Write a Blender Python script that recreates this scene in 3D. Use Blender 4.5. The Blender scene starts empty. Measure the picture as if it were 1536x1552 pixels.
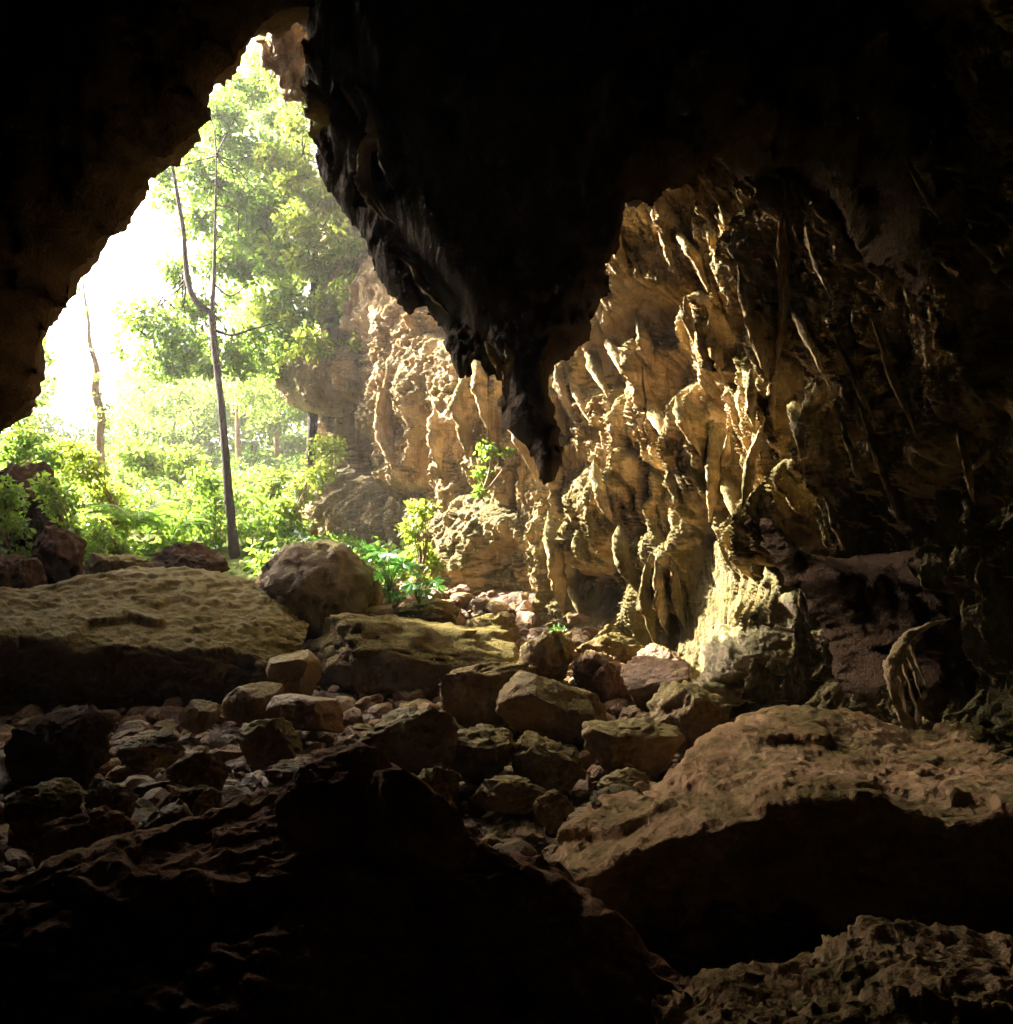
import bpy, bmesh, math, random
import numpy as np

S = bpy.context.scene
COL = S.collection
R = math.radians

# ------------------------------------------------------------------ camera, world, sun, exposure
F, CX, CY = 1205.0, 768.0, 776.0          # focal length and centre of the photograph, in its pixels
PITCH, CAM_Z = R(6.0), 1.6
cam_d = bpy.data.cameras.new('camera')
cam_d.sensor_fit = 'HORIZONTAL'; cam_d.sensor_width = 36.0; cam_d.lens = 36.0 * F / 1536.0
cam_d.clip_start = 0.05; cam_d.clip_end = 1000
cam = bpy.data.objects.new('camera', cam_d); COL.objects.link(cam)
cam.location = (0, 0, CAM_Z); cam.rotation_euler = (R(90) + PITCH, 0, 0)
S.camera = cam

SUN_AZ, SUN_EL = 73.0, 36.0               # degrees to the left of the view direction, above the horizon
W = bpy.data.worlds.new('World'); S.world = W; W.use_nodes = True
nt = W.node_tree
sky = nt.nodes.new('ShaderNodeTexSky'); sky.sky_type = 'NISHITA'; sky.sun_disc = False
sky.sun_elevation = R(SUN_EL); sky.sun_rotation = R(-SUN_AZ)
sky.air_density = 0.3; sky.dust_density = 8.0; sky.ozone_density = 0.0
bg = nt.nodes['Background']; bg.inputs['Strength'].default_value = 0.09
nt.links.new(sky.outputs['Color'], bg.inputs['Color'])

sun_d = bpy.data.lights.new('sun', 'SUN'); sun_d.energy = 5.0; sun_d.angle = R(1.6); sun_d.color = (1.0, 0.91, 0.77)
sun = bpy.data.objects.new('sun', sun_d); COL.objects.link(sun)
sun.location = (-20, 20, 30)
sun.rotation_euler = (R(90 - SUN_EL), 0, R(180 + SUN_AZ))

vs = S.view_settings
vs.view_transform = 'Standard'; vs.look = 'None'; vs.exposure = 3.9; vs.gamma = 1.0; vs.use_curve_mapping = False
S.render.engine = 'CYCLES'
S.cycles.use_denoising = True
S.cycles.max_bounces = 6; S.cycles.diffuse_bounces = 3; S.cycles.glossy_bounces = 2
S.cycles.transmission_bounces = 4; S.cycles.transparent_max_bounces = 4; S.cycles.volume_bounces = 0
S.cycles.sample_clamp_indirect = 6.0
S.cycles.caustics_reflective = False; S.cycles.caustics_refractive = False
HAZE = 0.0012

# ------------------------------------------------------------------ helpers
cT, sT = math.cos(PITCH), math.sin(PITCH)
def at(px, py, Y):
    """the point in the place that stands Y metres ahead of the camera, on the sight line of a photo pixel"""
    a = (px - CX) / F; b = -(py - CY) / F
    d1 = cT - b * sT; d2 = sT + b * cT
    t = Y / d1
    return np.array((a * t, Y, CAM_Z + d2 * t))
def proj(P):
    x, y, z = P[..., 0], P[..., 1], P[..., 2] - CAM_Z
    f = y * cT + z * sT; u = -y * sT + z * cT
    f = np.where(f < 0.1, 0.1, f)
    return CX + F * x / f, CY - F * u / f

_rs = np.random.RandomState(11)
_perm = _rs.permutation(256).astype(np.int32); _perm = np.concatenate([_perm] * 3)
_g = _rs.normal(size=(256, 3)); _g = (_g / np.linalg.norm(_g, axis=1)[:, None]).astype(np.float32)
def pn(P):
    """gradient noise, about -0.7 to 0.7"""
    sh = P.shape[:-1]; P = P.reshape(-1, 3).astype(np.float32)
    I = np.floor(P).astype(np.int32); f = P - I; I &= 255
    w = f * f * f * (f * (f * 6 - 15) + 10)
    out = np.zeros(len(P), np.float32)
    for dx in (0, 1):
        wx = w[:, 0] if dx else 1 - w[:, 0]
        hx = _perm[I[:, 0] + dx]
        for dy in (0, 1):
            wy = wx * (w[:, 1] if dy else 1 - w[:, 1])
            hy = _perm[hx + I[:, 1] + dy]
            for dz in (0, 1):
                h = _perm[hy + I[:, 2] + dz]
                g = _g[h]
                out += wy * (w[:, 2] if dz else 1 - w[:, 2]) * (g[:, 0] * (f[:, 0] - dx) + g[:, 1] * (f[:, 1] - dy) + g[:, 2] * (f[:, 2] - dz))
    return out.reshape(sh)
def fbm(P, o=4, gain=0.5, lac=2.03):
    a, s, r = 1.0, 1.0, 0.0
    for i in range(o):
        r = r + a * pn(P * s + 17.3 * i); a *= gain; s *= lac
    return r
def ridged(P, o=4, gain=0.5, lac=2.07):
    a, s, r = 1.0, 1.0, 0.0
    for i in range(o):
        r = r + a * (0.5 - 2.0 * np.abs(pn(P * s + 9.7 * i))); a *= gain; s *= lac
    return r
def crag(P, seed=0):
    """angular facets: every cell of a jittered lattice is a tilted plane of its own"""
    sh = P.shape[:-1]; P = P.reshape(-1, 3).astype(np.float32) + seed * 7.13
    I = np.floor(P).astype(np.int32); best = np.full(len(P), 9.0, np.float32); val = np.zeros(len(P), np.float32)
    for dx in (-1, 0, 1):
        for dy in (-1, 0, 1):
            for dz in (-1, 0, 1):
                J = I + np.array((dx, dy, dz), np.int32); K = J & 255
                h = _perm[_perm[_perm[K[:, 0]] + K[:, 1]] + K[:, 2]]
                c = J + 0.5 + 0.55 * _g[h]
                d = P - c; r = (d * d).sum(1); m = r < best
                best = np.where(m, r, best)
                v = _g[(h * 7 + 3) & 255, 0] * 0.55 + (d * _g[(h * 5 + 11) & 255]).sum(1) * 0.75
                val = np.where(m, v, val)
    return val.reshape(sh)
def sm(a, b, x):
    t = np.clip((x - a) / (b - a), 0, 1); return t * t * (3 - 2 * t)

def tag(o, label=None, cat=None, group=None, kind=None):
    if label: o['label'] = label
    if cat: o['category'] = cat
    if group: o['group'] = group
    if kind: o['kind'] = kind
    return o
def link(name, me, mat=None, parent=None, loc=None):
    o = bpy.data.objects.new(name, me); COL.objects.link(o)
    if mat is not None and me is not None and not me.materials: me.materials.append(mat)
    if loc is not None: o.location = loc
    if parent is not None: o.parent = parent
    return o
def empty(name, loc):
    o = bpy.data.objects.new(name, None); COL.objects.link(o); o.location = loc; o.empty_display_size = 0.2
    return o
def mesh(name, V, Fc, smooth=True):
    """V (n,3), Fc (m,k) with one k"""
    V = np.asarray(V, np.float32).reshape(-1, 3); Fc = np.asarray(Fc, np.int32); k = Fc.shape[1]
    me = bpy.data.meshes.new(name)
    me.vertices.add(len(V)); me.vertices.foreach_set('co', V.ravel())
    me.loops.add(Fc.size); me.loops.foreach_set('vertex_index', Fc.ravel())
    me.polygons.add(len(Fc)); me.polygons.foreach_set('loop_start', np.arange(len(Fc), dtype=np.int32) * k)
    me.update(calc_edges=True); me.validate()
    me.polygons.foreach_set('use_smooth', np.full(len(me.polygons), smooth)); me.update()
    return me
def gridfaces(nv, nu, flip=False):
    i = np.arange(nv * nu).reshape(nv, nu)
    q = np.stack([i[:-1, :-1], i[:-1, 1:], i[1:, 1:], i[1:, :-1]], -1).reshape(-1, 4)
    return q[:, ::-1] if flip else q
def gridnormals(P):
    du = np.gradient(P, axis=1); dv = np.gradient(P, axis=0)
    n = np.cross(du, dv); return n / (np.linalg.norm(n, axis=-1, keepdims=True) + 1e-9)
def resample(pts, n):
    """Catmull-Rom through pts, n samples evenly spread along the length"""
    p = np.asarray(pts, float); m = len(p)
    q = np.vstack([2 * p[0] - p[1], p, 2 * p[-1] - p[-2]])
    out = []
    for i in range(m - 1):
        a, b, c, d = q[i], q[i + 1], q[i + 2], q[i + 3]
        t = np.linspace(0, 1, 24, endpoint=(i == m - 2))[:, None]
        out.append(0.5 * ((2 * b) + (-a + c) * t + (2 * a - 5 * b + 4 * c - d) * t * t + (-a + 3 * b - 3 * c + d) * t ** 3))
    o = np.vstack(out)
    L = np.concatenate([[0], np.cumsum(np.linalg.norm(np.diff(o, axis=0), axis=1))])
    s = np.linspace(0, L[-1], n)
    return np.stack([np.interp(s, L, o[:, k]) for k in range(o.shape[1])], -1)

# ------------------------------------------------------------------ materials
def rock_mat(name, c1, c2, c3, moss=(0.075, 0.075, 0.018), moss_amt=0.0, rough=0.85, scale=1.0, wet=0.0, streak=0.0, bump=0.35, fine=26.0, low=0.0):
    m = bpy.data.materials.new(name); m.use_nodes = True; T = m.node_tree; N = T.nodes; L = T.links
    b = N['Principled BSDF']
    geo = N.new('ShaderNodeNewGeometry')
    def noise(sc, det=6, ro=0.6, vec=None, dist=0.0):
        n = N.new('ShaderNodeTexNoise'); n.inputs['Scale'].default_value = sc; n.inputs['Detail'].default_value = det
        n.inputs['Roughness'].default_value = ro; n.inputs['Distortion'].default_value = dist
        L.new(vec or geo.outputs['Position'], n.inputs['Vector']); return n.outputs['Fac']
    def ramp(src, a, b_):
        r = N.new('ShaderNodeMapRange'); r.inputs['From Min'].default_value = a; r.inputs['From Max'].default_value = b_
        L.new(src, r.inputs['Value']); return r.outputs['Result']
    def mix(fac, A, B):
        x = N.new('ShaderNodeMix'); x.data_type = 'RGBA'
        L.new(fac, x.inputs[0])
        for sck, v in ((x.inputs[6], A), (x.inputs[7], B)):
            if isinstance(v, tuple): sck.default_value = (*v, 1)
            else: L.new(v, sck)
        return x.outputs[2]
    def mth(op, a, b_=None):
        x = N.new('ShaderNodeMath'); x.operation = op
        for k, v in enumerate((a, b_)):
            if v is None: continue
            if isinstance(v, (int, float)): x.inputs[k].default_value = v
            else: L.new(v, x.inputs[k])
        return x.outputs[0]
    c = mix(ramp(noise(0.55 * scale, 5, 0.6, dist=0.6), 0.36, 0.64), c1, c2)
    c = mix(ramp(noise(2.1 * scale, 7, 0.65, dist=0.4), 0.44, 0.72), c, c3)
    if streak > 0:
        mp = N.new('ShaderNodeMapping'); mp.inputs['Scale'].default_value = (5.0, 5.0, 0.45); L.new(geo.outputs['Position'], mp.inputs['Vector'])
        st = noise(1.0, 5, 0.6, mp.outputs['Vector'], 0.3)
        c = mix(mth('MULTIPLY', ramp(st, 0.50, 0.68), streak), c, (c2[0] * .45, c2[1] * .38, c2[2] * .30))
    speck = noise(fine * 0.9, 4, 0.7)
    c = mix(mth('MULTIPLY', ramp(speck, 0.52, 0.75), 0.5), c, (c1[0] * .45, c1[1] * .42, c1[2] * .38))
    if moss_amt > 0:
        sep = N.new('ShaderNodeSeparateXYZ'); L.new(geo.outputs['Normal'], sep.inputs[0])
        k = mth('ADD', mth('MULTIPLY', sep.outputs['Z'], 0.55), mth('MULTIPLY', noise(1.3, 6, 0.65), 1.5))
        if low > 0:
            sp = N.new('ShaderNodeSeparateXYZ'); L.new(geo.outputs['Position'], sp.inputs[0])
            k = mth('ADD', k, mth('MULTIPLY', ramp(sp.outputs['Z'], 4.5, 0.5), low))  # extra moss low down, also standing in for shade at the wall foot
        k = ramp(k, 1.22 - moss_amt * 0.55, 1.47 - moss_amt * 0.55)
        mc = mix(ramp(noise(9.0, 4), 0.35, 0.65), moss, (moss[0] * 1.9, moss[1] * 1.65, moss[2] * 1.6))
        c = mix(mth('MULTIPLY', k, 0.85), c, mc)
    L.new(c, b.inputs['Base Color'])
    rr = N.new('ShaderNodeMapRange'); rr.inputs['From Min'].default_value = 0.42; rr.inputs['From Max'].default_value = 0.62
    rr.inputs['To Min'].default_value = rough - wet * 0.55; rr.inputs['To Max'].default_value = rough
    L.new(noise(0.9, 4, 0.6), rr.inputs['Value']); L.new(rr.outputs['Result'], b.inputs['Roughness'])
    b.inputs['Specular IOR Level'].default_value = 0.08 + 0.35 * wet
    h = mth('ADD', mth('MULTIPLY', noise(fine, 5, 0.65), 0.35), mth('MULTIPLY', noise(fine * 0.25, 6, 0.65), 1.0))
    if streak > 0:
        m2 = N.new('ShaderNodeMapping'); m2.inputs['Scale'].default_value = (17, 17, 1.8); L.new(geo.outputs['Position'], m2.inputs['Vector'])
        h = mth('ADD', h, mth('MULTIPLY', noise(1.0, 4, 0.6, m2.outputs['Vector'], 0.5), 0.9))
    bp = N.new('ShaderNodeBump'); bp.inputs['Strength'].default_value = bump; bp.inputs['Distance'].default_value = 0.12
    L.new(h, bp.inputs['Height']); L.new(bp.outputs['Normal'], b.inputs['Normal'])
    return m
def leaf_mat(name, c1, c2, trans=0.5, gloss=0.5):
    m = bpy.data.materials.new(name); m.use_nodes = True; T = m.node_tree; N = T.nodes; L = T.links
    for n in list(N): N.remove(n)
    out = N.new('ShaderNodeOutputMaterial'); g = N.new('ShaderNodeNewGeometry')
    mx = N.new('ShaderNodeMix'); mx.data_type = 'RGBA'; mx.inputs[6].default_value = (*c1, 1); mx.inputs[7].default_value = (*c2, 1)
    L.new(g.outputs['Random Per Island'], mx.inputs[0])
    d = N.new('ShaderNodeBsdfPrincipled'); d.inputs['Roughness'].default_value = gloss; d.inputs['Specular IOR Level'].default_value = 0.4
    t = N.new('ShaderNodeBsdfTranslucent')
    hs = N.new('ShaderNodeHueSaturation'); hs.inputs['Value'].default_value = 3.2; hs.inputs['Hue'].default_value = 0.495
    L.new(mx.outputs[2], hs.inputs['Color']); L.new(mx.outputs[2], d.inputs['Base Color']); L.new(hs.outputs[0], t.inputs['Color'])
    ms = N.new('ShaderNodeMixShader'); ms.inputs[0].default_value = trans
    L.new(d.outputs[0], ms.inputs[1]); L.new(t.outputs[0], ms.inputs[2]); L.new(ms.outputs[0], out.inputs['Surface'])
    return m

M = {}
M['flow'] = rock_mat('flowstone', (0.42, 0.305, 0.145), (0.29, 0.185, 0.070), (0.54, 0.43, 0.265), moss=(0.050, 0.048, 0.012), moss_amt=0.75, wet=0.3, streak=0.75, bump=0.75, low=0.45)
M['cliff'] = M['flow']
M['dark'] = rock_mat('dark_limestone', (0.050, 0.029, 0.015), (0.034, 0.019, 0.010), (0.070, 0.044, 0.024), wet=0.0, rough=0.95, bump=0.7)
M['crest'] = rock_mat('pale_stone_lit_edge', (0.40, 0.29, 0.15), (0.28, 0.19, 0.09), (0.46, 0.35, 0.20), bump=0.7)  # pale stone of the column; on the hanging rock's edges it paints daylight
M['boulder'] = rock_mat('boulder_stone', (0.19, 0.130, 0.058), (0.125, 0.080, 0.035), (0.25, 0.18, 0.088), moss=(0.10, 0.088, 0.022), moss_amt=0.5, wet=0.35, bump=0.5)
M['mossy'] = rock_mat('mossy_stone', (0.16, 0.11, 0.055), (0.105, 0.070, 0.033), (0.20, 0.145, 0.075), moss=(0.058, 0.052, 0.012), moss_amt=0.85, bump=0.6)
M['darkbrown'] = rock_mat('dark_brown_stone', (0.13, 0.095, 0.05), (0.09, 0.065, 0.035), (0.16, 0.12, 0.065), moss=(0.08, 0.075, 0.02), moss_amt=0.3, wet=0.3, bump=0.5)
M['mossramp'] = rock_mat('moss_grown_limestone', (0.24, 0.18, 0.10), (0.17, 0.12, 0.07), (0.30, 0.23, 0.14), moss=(0.06, 0.062, 0.014), moss_amt=0.85, wet=0.6, bump=0.6)
M['earth'] = rock_mat('red_earth_rock', (0.165, 0.092, 0.045), (0.105, 0.054, 0.026), (0.215, 0.135, 0.070), moss=(0.11, 0.09, 0.025), moss_amt=0.25, wet=0.6, bump=0.6)
M['slab'] = rock_mat('brown_slab', (0.33, 0.205, 0.105), (0.24, 0.135, 0.068), (0.40, 0.28, 0.15), moss=(0.09, 0.075, 0.025), moss_amt=0.12, wet=0.05, rough=0.95, bump=0.6)
M['wetrock'] = rock_mat('wet_dark_rock', (0.24, 0.130, 0.064), (0.17, 0.085, 0.042), (0.30, 0.18, 0.10), wet=0.08, rough=0.95, bump=0.6)
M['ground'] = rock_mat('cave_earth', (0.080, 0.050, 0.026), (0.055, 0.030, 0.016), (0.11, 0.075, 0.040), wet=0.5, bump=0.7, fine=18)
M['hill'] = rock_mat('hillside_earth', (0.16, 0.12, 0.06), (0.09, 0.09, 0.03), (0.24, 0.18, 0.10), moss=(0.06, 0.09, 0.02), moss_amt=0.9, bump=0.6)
M['bark'] = rock_mat('dark_bark', (0.045, 0.035, 0.03), (0.03, 0.024, 0.02), (0.07, 0.055, 0.045), bump=0.5, scale=3)
M['palebark'] = rock_mat('pale_bark', (0.22, 0.15, 0.09), (0.14, 0.10, 0.06), (0.28, 0.21, 0.13), bump=0.5, scale=3)
M['leaf'] = leaf_mat('tree_leaves', (0.045, 0.095, 0.010), (0.085, 0.125, 0.015))
M['leaf_y'] = leaf_mat('yellow_green_leaves', (0.070, 0.115, 0.010), (0.115, 0.135, 0.016))
M['leaf_f'] = leaf_mat('distant_leaves', (0.062, 0.11, 0.014), (0.10, 0.13, 0.02))
M['shrub'] = leaf_mat('shrub_leaves', (0.042, 0.095, 0.010), (0.085, 0.125, 0.013))
M['broad'] = leaf_mat('broad_leaves', (0.02, 0.085, 0.012), (0.045, 0.12, 0.015), trans=0.45, gloss=0.3)
M['fern'] = leaf_mat('fern_green', (0.045, 0.10, 0.012), (0.08, 0.13, 0.016))

# ------------------------------------------------------------------ ground and hillside
def ground_z(x, y):
    z = np.interp(y, [-8, 2, 4.5, 7, 9, 11, 13, 14.5, 16, 20, 26, 36, 50, 90], [-.3, -.9, -1.0, -.75, -.6, -.4, .1, .8, 1.45, 2.5, 4.3, 7.5, 10, 16])
    out = sm(16, 22, y)
    z = z + out * np.clip(-(x + 9) * 0.05, -0.5, 4)
    z = z - 0.5 * np.exp(-((x - 1.4) / 1.2) ** 2 - ((y - 4.3) / 1.3) ** 2)
    z = z + 0.35 * sm(2.0, 5.5, x) * sm(6, 10, y) * (1 - out)
    return z
xs = np.concatenate([np.linspace(-60, -13, 20)[:-1], np.linspace(-13, 9, 300), np.linspace(9, 60, 20)[1:]])
ys = np.concatenate([np.linspace(-9, 3, 15)[:-1], np.linspace(3, 17, 260), np.linspace(17, 30, 100)[1:], np.linspace(30, 90, 40)[1:]])
X, Y = np.meshgrid(xs, ys)
P = np.stack([X, Y, ground_z(X, Y)], -1)
near = 1 - sm(20, 40, Y)
P[..., 2] += 0.22 * fbm(P * 0.45, 3) + near * (0.16 * crag(P * 1.1) + 0.08 * crag(P * 2.7, 2) + 0.04 * ridged(P * 5.0, 3) + 0.03 * crag(P * 7, 3))
ci = int(np.searchsorted(ys, 17.0))
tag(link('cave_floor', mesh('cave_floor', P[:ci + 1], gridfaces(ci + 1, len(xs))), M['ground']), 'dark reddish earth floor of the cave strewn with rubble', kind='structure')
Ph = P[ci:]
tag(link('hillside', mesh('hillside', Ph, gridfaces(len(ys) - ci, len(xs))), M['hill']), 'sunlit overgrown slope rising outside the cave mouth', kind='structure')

# ------------------------------------------------------------------ cave walls
WALL = [(-10, 46), (-7.8, 35), (-5.75, 25.5), (-3.4, 22), (-1.2, 19), (0.8, 16.5), (2.7, 14.5), (4.4, 12.5), (5.6, 10.2), (6.1, 7.5), (6.3, 4.5)]
nu, nv = 1050, 620
path = resample(WALL, 2000)
ppx = CX + F * path[:, 0] / np.maximum(path[:, 1], 1)
# columns: denser where the path is seen large
step = np.linalg.norm(np.diff(path, axis=0), axis=1)
dens = step / np.clip(np.hypot(path[1:, 0], path[1:, 1]), 7, 60)
dens[path[1:, 1] > 28] *= 0.25; dens[path[1:, 1] < 8.0] *= 0.3
cum = np.concatenate([[0], np.cumsum(dens)])
ti = np.interp(np.linspace(0, cum[-1], nu), cum, np.arange(2000))
wx = np.interp(ti, np.arange(2000), path[:, 0]); wy = np.interp(ti, np.arange(2000), path[:, 1])
arc = np.interp(ti, np.arange(2000), np.concatenate([[0], np.cumsum(step)]))
tx, ty = np.gradient(wx), np.gradient(wy); tl = np.hypot(tx, ty); nx, ny = ty / tl, -tx / tl     # towards the chamber
vz = np.concatenate([np.linspace(-1.6, 9.0, nv - 90), np.linspace(9.0, 17, 91)[1:]])
A, Z = np.meshgrid(arc, vz)
NX, NY = np.meshgrid(nx, vz)[0], np.meshgrid(ny, vz)[0]
WX, WY = np.meshgrid(wx, vz)[0], np.meshgrid(wy, vz)[0]
base = np.stack([WX, WY, Z], -1)
inside = sm(17.5, 14.0, WY) if False else 1 - sm(14.0, 17.5, WY)
over = inside * 0.06 * np.clip(Z - 5.5, 0, 6) ** 2 - 0.18 * np.clip(1.5 - Z, 0, 3) * 0 + (1 - inside) * 0.0
foot = 0.30 * np.clip(2.6 - Z, 0, 4) ** 1.3 * inside + 0.12 * np.clip(5 - Z, 0, 6) ** 1.2 * (1 - inside)
D = over + foot
px, py = proj(base + np.stack([NX * D, NY * D, 0 * D], -1))
def bump(cx, cy, rx, ry, amp, tilt=0.0, p=2.0):
    """a rounded swelling (or hollow) of the wall; tilt leans it, in degrees"""
    a = R(tilt); dx, dy = px - cx, py - cy
    u = (dx * math.cos(a) + dy * math.sin(a)) / rx; v = (-dx * math.sin(a) + dy * math.cos(a)) / ry
    r = np.sqrt(u * u + v * v)
    return amp * np.sqrt(np.clip(1 - r ** p, 0, 1)) if amp > 0 else amp * np.exp(-r ** 4)
big = np.zeros_like(D)
# outside cliff
big = np.maximum.reduce([big, bump(535, 575, 62, 60, 1.3), bump(650, 600, 85, 95, 0.8), bump(530, 790, 70, 80, 1.0, 15), bump(742, 870, 95, 120, 0.9), bump(600, 470, 80, 90, 0.7, 20),
    bump(712, 690, 26, 190, 0.5, 2), bump(775, 640, 40, 150, 0.5), bump(640, 690, 45, 60, 0.6),
# lit flowstone wall
    bump(950, 655, 42, 75, 0.75, -6), bump(965, 765, 85, 85, 0.75), bump(925, 830, 48, 55, 0.8), bump(1035, 835, 48, 34, 0.7), bump(880, 640, 48, 150, 0.55, -14),
    bump(955, 430, 50, 110, 0.55, 12), bump(1060, 440, 36, 90, 0.45, -20), bump(1115, 545, 40, 110, 0.55, -22), bump(1190, 470, 32, 140, 0.5, -14), bump(1190, 640, 52, 120, 0.6, -12),
    bump(1090, 700, 48, 95, 0.6, -8), bump(1110, 920, 72, 120, 0.45, 14), bump(1060, 830, 42, 130, 0.5), bump(1240, 780, 46, 82, 0.8, 18), bump(1010, 930, 30, 90, 0.5), bump(855, 880, 30, 120, 0.5),
    bump(1310, 690, 36, 190, 0.5, -16), bump(1390, 640, 26, 170, 0.4, -16), bump(1475, 700, 34, 60, 0.5, 25), bump(1010, 640, 24, 110, 0.4, -18), bump(1150, 830, 45, 60, 0.5)])
for h in (bump(556, 660, 17, 75, -1.6), bump(688, 690, 17, 50, -1.1, 10), bump(800, 890, 42, 70, -1.0), bump(925, 905, 34, 50, -1.1), bump(1020, 495, 52, 34, -0.8, -20), bump(945, 565, 30, 42, -0.8),
          bump(1040, 640, 20, 80, -0.7, -14), bump(1130, 640, 18, 60, -0.6, -14), bump(1060, 560, 34, 34, -0.5), bump(1270, 640, 26, 130, -0.8, -16), bump(1155, 740, 24, 60, -0.7), bump(700, 850, 16, 60, -.5), bump(1010, 780, 16, 70, -.5), bump(1030, 960, 26, 40, -.6), bump(870, 760, 14, 70, -.4)):
    big = big + h
lean = A + 0.38 * Z * sm(17.5, 14, WY) if False else A + 0.36 * Z * inside      # the draperies lean: lower ends to the right
warp = 0.5 * fbm(base * 0.6, 3)
def h01(i, k):
    return (np.abs(np.sin(i * 12.9898 + k * 78.233) * 43758.5453)) % 1.0
def drips(w, Ln, k):
    """hanging draperies: each grows out and narrows downwards, then ends over a hollow"""
    u = lean / w + 0.75 * fbm(base * np.array((0.5, 0.5, 0.16)) / w ** .5 + k * 5, 2) + 0.08 * fbm(base * np.array((1.6, 1.6, .6)) / w ** .5 + k, 2)
    best = np.zeros_like(u)
    for sh in (0.0, 0.5):
        i = np.floor(u + sh); t = (u + sh - i - 0.5) * 2
        L_ = Ln * (0.6 + 0.9 * h01(i, k + sh)); ph = h01(i, k + 3 + sh)
        g = Z / L_ + ph + 0.05 * fbm(base * 1.3 + k, 2); f = g - np.floor(g)
        ww = 0.12 + 0.88 * np.clip(f * 2.2, 0, 1) ** 0.7 * (0.75 + 0.25 * (1 - f))
        a_ = np.clip(1 - np.abs(t / ww), 0, 1); p_ = 0.35 * np.sqrt(np.clip(1 - (t / ww) ** 2, 0, 1)) + 0.65 * a_ ** 1.15
        am = 0.35 + 0.9 * h01(i * 1.7 + np.floor(g) * 3.1, k + 7)
        best = np.maximum(best, am * p_ * (0.25 + 0.75 * (1 - f)) * sm(0, 0.03, f) * sm(1.0, 0.85, f))
    return best
mod = 0.45 + 0.75 * np.clip(0.5 + 1.2 * fbm(base * 0.5 + 31, 3), 0, 1.2)
mod2 = np.clip(0.55 + 1.5 * fbm(base * 0.7 + 61, 2), 0.1, 1.2)
Q = np.stack([lean + 0.3 * warp, Z * 0.16, 0 * Z + 3.1], -1)
flow = 0.34 * ridged(Q * 0.9, 2) + 0.58 * drips(0.95, 4.2, 1) + 0.52 * mod * drips(0.42, 2.8, 2) + 0.46 * mod2 * drips(0.19, 1.7, 3) + 0.25 * mod * drips(0.09, 1.0, 4) + 0.07 * ridged(Q * np.array((9, 9, 1.0)), 2) + 0.16 * mod2 * ridged(Q * 4.5, 3)
rough_ = 0.5 * fbm(base * 0.55, 3) + 0.24 * ridged(base * 1.3, 3) + 0.13 * ridged(base * 3.1, 3) + 0.05 * ridged(base * 8.0, 3)
drip = inside * 0.85 + (1 - inside) * 0.38
smooth_ = 1 - 0.75 * np.clip(bump(1110, 920, 72, 120, 1.0, 14), 0, 1)      # the smooth buttress
D = D + big + smooth_ * (drip * flow * 0.9 + (1 - 0.6 * inside) * rough_ * 0.7) + smooth_ * ((0.20 - 0.12 * inside) * crag(base * np.array((1.3, 1.3, 0.5))) + (0.10 - 0.05 * inside) * crag(base * np.array((3.6, 3.6, 1.5)), 1) + 0.03 * crag(base * np.array((8, 8, 4)), 2)) + 0.018 * ridged(base * 14, 2)
WP = base + np.stack([NX * D, NY * D, -0.10 * big], -1)
wall = tag(link('cave_wall', mesh('cave_wall', WP, gridfaces(nv, nu, True)), M['flow']), 'tall pale flowstone wall with drips and hollows, lit from the opening', kind='structure')
WN = gridnormals(WP)
if (WN[..., 0] * NX + WN[..., 1] * NY).mean() < 0: WN = -WN
wpx, wpy = proj(WP)
def wall_at(x, y, out=0.0):
    d = (wpx - x) ** 2 + (wpy - y) ** 2
    k = np.argsort(d, axis=None)[:24]
    ok = k[d.ravel()[k] < max(30, d.ravel()[k[0]] * 3)]
    i = ok[np.argmin(WP[..., 1].ravel()[ok])]
    return WP.reshape(-1, 3)[i] + out * np.stack([NX, NY, 0 * NX], -1).reshape(-1, 3)[i]

# the unlit rest of the chamber, round behind the camera
BACK = [(6.3, 6.0), (6.4, 4), (6, 0), (3.5, -4), (-1, -6), (-6, -4.5), (-9.5, 0), (-10.8, 5), (-11.3, 10), (-13, 13)]
bp_ = resample(BACK, 160)
zz = np.linspace(-1.6, 12, 60)
BP = np.stack([np.broadcast_to(bp_[:, 0], (60, 160)), np.broadcast_to(bp_[:, 1], (60, 160)), np.broadcast_to(zz[:, None], (60, 160))], -1).copy()
bt = np.gradient(bp_, axis=0); bn = np.stack([bt[:, 1], -bt[:, 0]], -1); bn /= np.linalg.norm(bn, axis=1)[:, None]
dd = 0.7 * fbm(BP * 0.4, 3) + 0.3 * ridged(BP * 1.1, 3)
BP[..., 0] += bn[:, 0] * dd; BP[..., 1] += bn[:, 1] * dd
tag(link('rear_cave_wall', mesh('rear_cave_wall', BP, gridfaces(60, 160)), M['dark']), 'dark rock wall closing the chamber around the viewpoint', kind='structure')

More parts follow.
